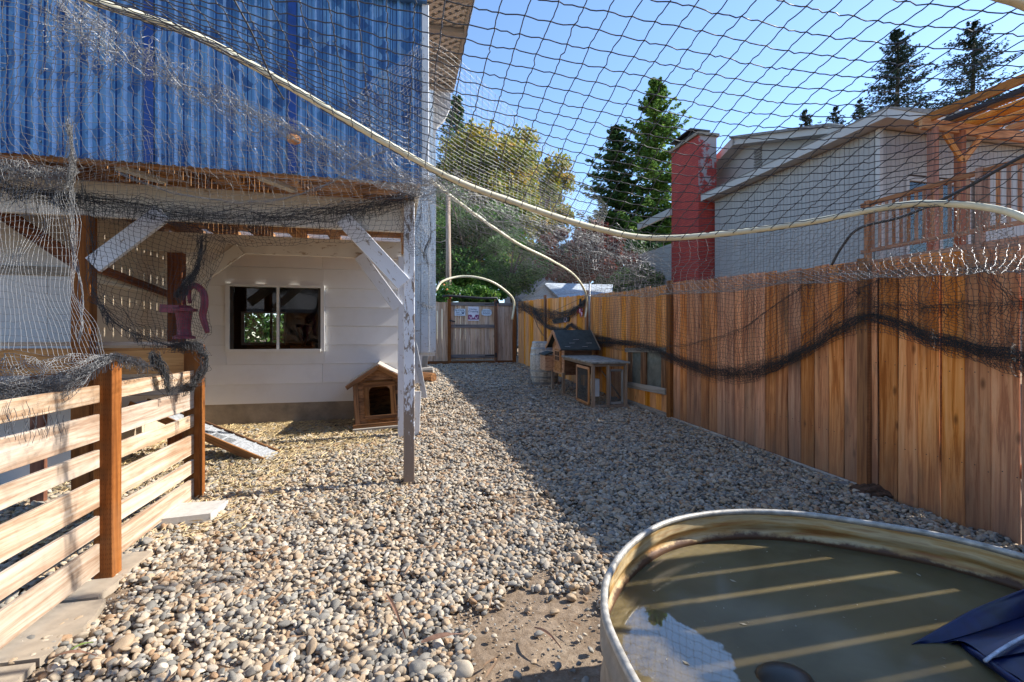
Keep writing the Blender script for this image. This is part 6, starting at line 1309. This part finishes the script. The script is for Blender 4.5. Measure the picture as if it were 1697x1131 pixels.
# right fence: mesh and swags
o1 = .07
t0 = [PF(x, y, .05) for x, y in ((985, 482), (1065, 470), (1140, 460), (1220, 458), (1310, 452), (1430, 440), (1560, 435), (1697, 430), (1840, 420))]
t1 = [PF(x, y, .09) for x, y in ((985, 530), (1065, 520), (1140, 528), (1220, 535), (1310, 515), (1430, 482), (1560, 505), (1697, 515), (1840, 520))]
t2 = [PF(x, y, .07) for x, y in ((985, 568), (1065, 572), (1140, 603), (1220, 618), (1310, 592), (1430, 526), (1560, 565), (1697, 592), (1840, 625))]
Net().sheet([t0, t1, t2], 140, 24, r=.0017, sub=3, jit=0.118, wav=0.072, seed=30, crumple=.02).build('dark crumpled net hanging over the upper half of the right cedar fence', M_netd)
t3 = [p - UP * (.07 + .05 * (i % 2)) for i, p in enumerate(t2)]
Net().sheet([t2, [lerpv(a, b, .5) + FN * .02 for a, b in zip(t2, t3)], t3], 130, 5, r=.0017, jit=0.126, wav=0.09, seed=31, crumple=.01).build('ragged lower edge of net below the dark swag on the cedar fence', M_netd)
n_ = Net(); n_.bundle(t2, [.04, .05, .058, .07, .05, .038, .042, .05, .06], n=34, N_=170, r=.0015, seed=32, loops=160, sag=(.02, .07)); n_.build('thick dark rope of gathered net swagged along the cedar fence', M_netd)
n_ = Net(); n_.bundle([PF(x, y, .08) for x, y in ((1060, 575), (1130, 573), (1180, 562), (1230, 545), (1270, 518), (1320, 480), (1350, 462))], .02, n=14, N_=60, r=.0013, seed=33, loops=30); n_.bundle([PF(x, y, .08) for x, y in ((1330, 560), (1400, 500), (1440, 470), (1520, 440))], .025, n=12, N_=40, r=.0013, seed=34, loops=30); n_.bundle([PF(x, y, .08) for x, y in ((1430, 505), (1520, 510), (1620, 500), (1760, 505))], .03, n=12, N_=40, r=.0013, seed=39, loops=40)
n_.build('thin dark creases of gathered net crossing the upper fence boards', M_netd)
n_ = Net(); n_.bundle([PF(x, y, .06) for x, y in ((852, 498), (870, 508), (895, 520), (930, 523), (958, 510), (975, 495))], [.16, .12, .12, .10, .06, .04], n=40, N_=60, r=.0028, seed=35, loops=60, sag=(.03, .12)); n_.bundle([PF(x, y, .06) for x, y in ((885, 515), (900, 535), (918, 545), (935, 546), (945, 538), (955, 545), (985, 560), (1040, 568))], [.08, .06, .05, .04, .03, .05, .05, .05], n=22, N_=60, r=.0024, seed=36, loops=40); n_.bundle([PF(x, y, .06) for x, y in ((880, 512), (893, 545), (905, 562))], .02, n=5, N_=20, r=.0025, seed=37)
n_.build('black net swag gathered at the far corner of the cedar fence', M_netd)
# cords
def cord(pts, r, label, mat=M_black, n=30): mb = MB(); mb.tube(smooth_path(pts, n), r, 6); tag(mb.build('cord', mat, smooth=True), label, 'cord')
cord([P(1800, 215, 1.9), P(1697, 258, 2.0), P(1600, 312, 2.2), P(1500, 358, 2.4), P(1425, 378, 2.5), P(1395, 410, 2.6), P(1378, 440, 2.65)], .007, 'thick dark cord sloping down from the right edge to the fence net', M_netd)
cord([P(380, -15, 1.5), P(420, 60, 1.6), P(448, 125, 1.75), P(470, 165, 1.9)], .003, 'thin dark cord hanging from the top down to the long pipe', M_netd)
cord([P(1020, 0, 8), P(905, 520, 8.6)][:0] or [PF(905, 522, .1), PF(935, 508, .15), PF(985, 484, .1)], .004, 'thin black line running to the fence top behind the hoop', M_netd)
bpy.context.view_layer.update()
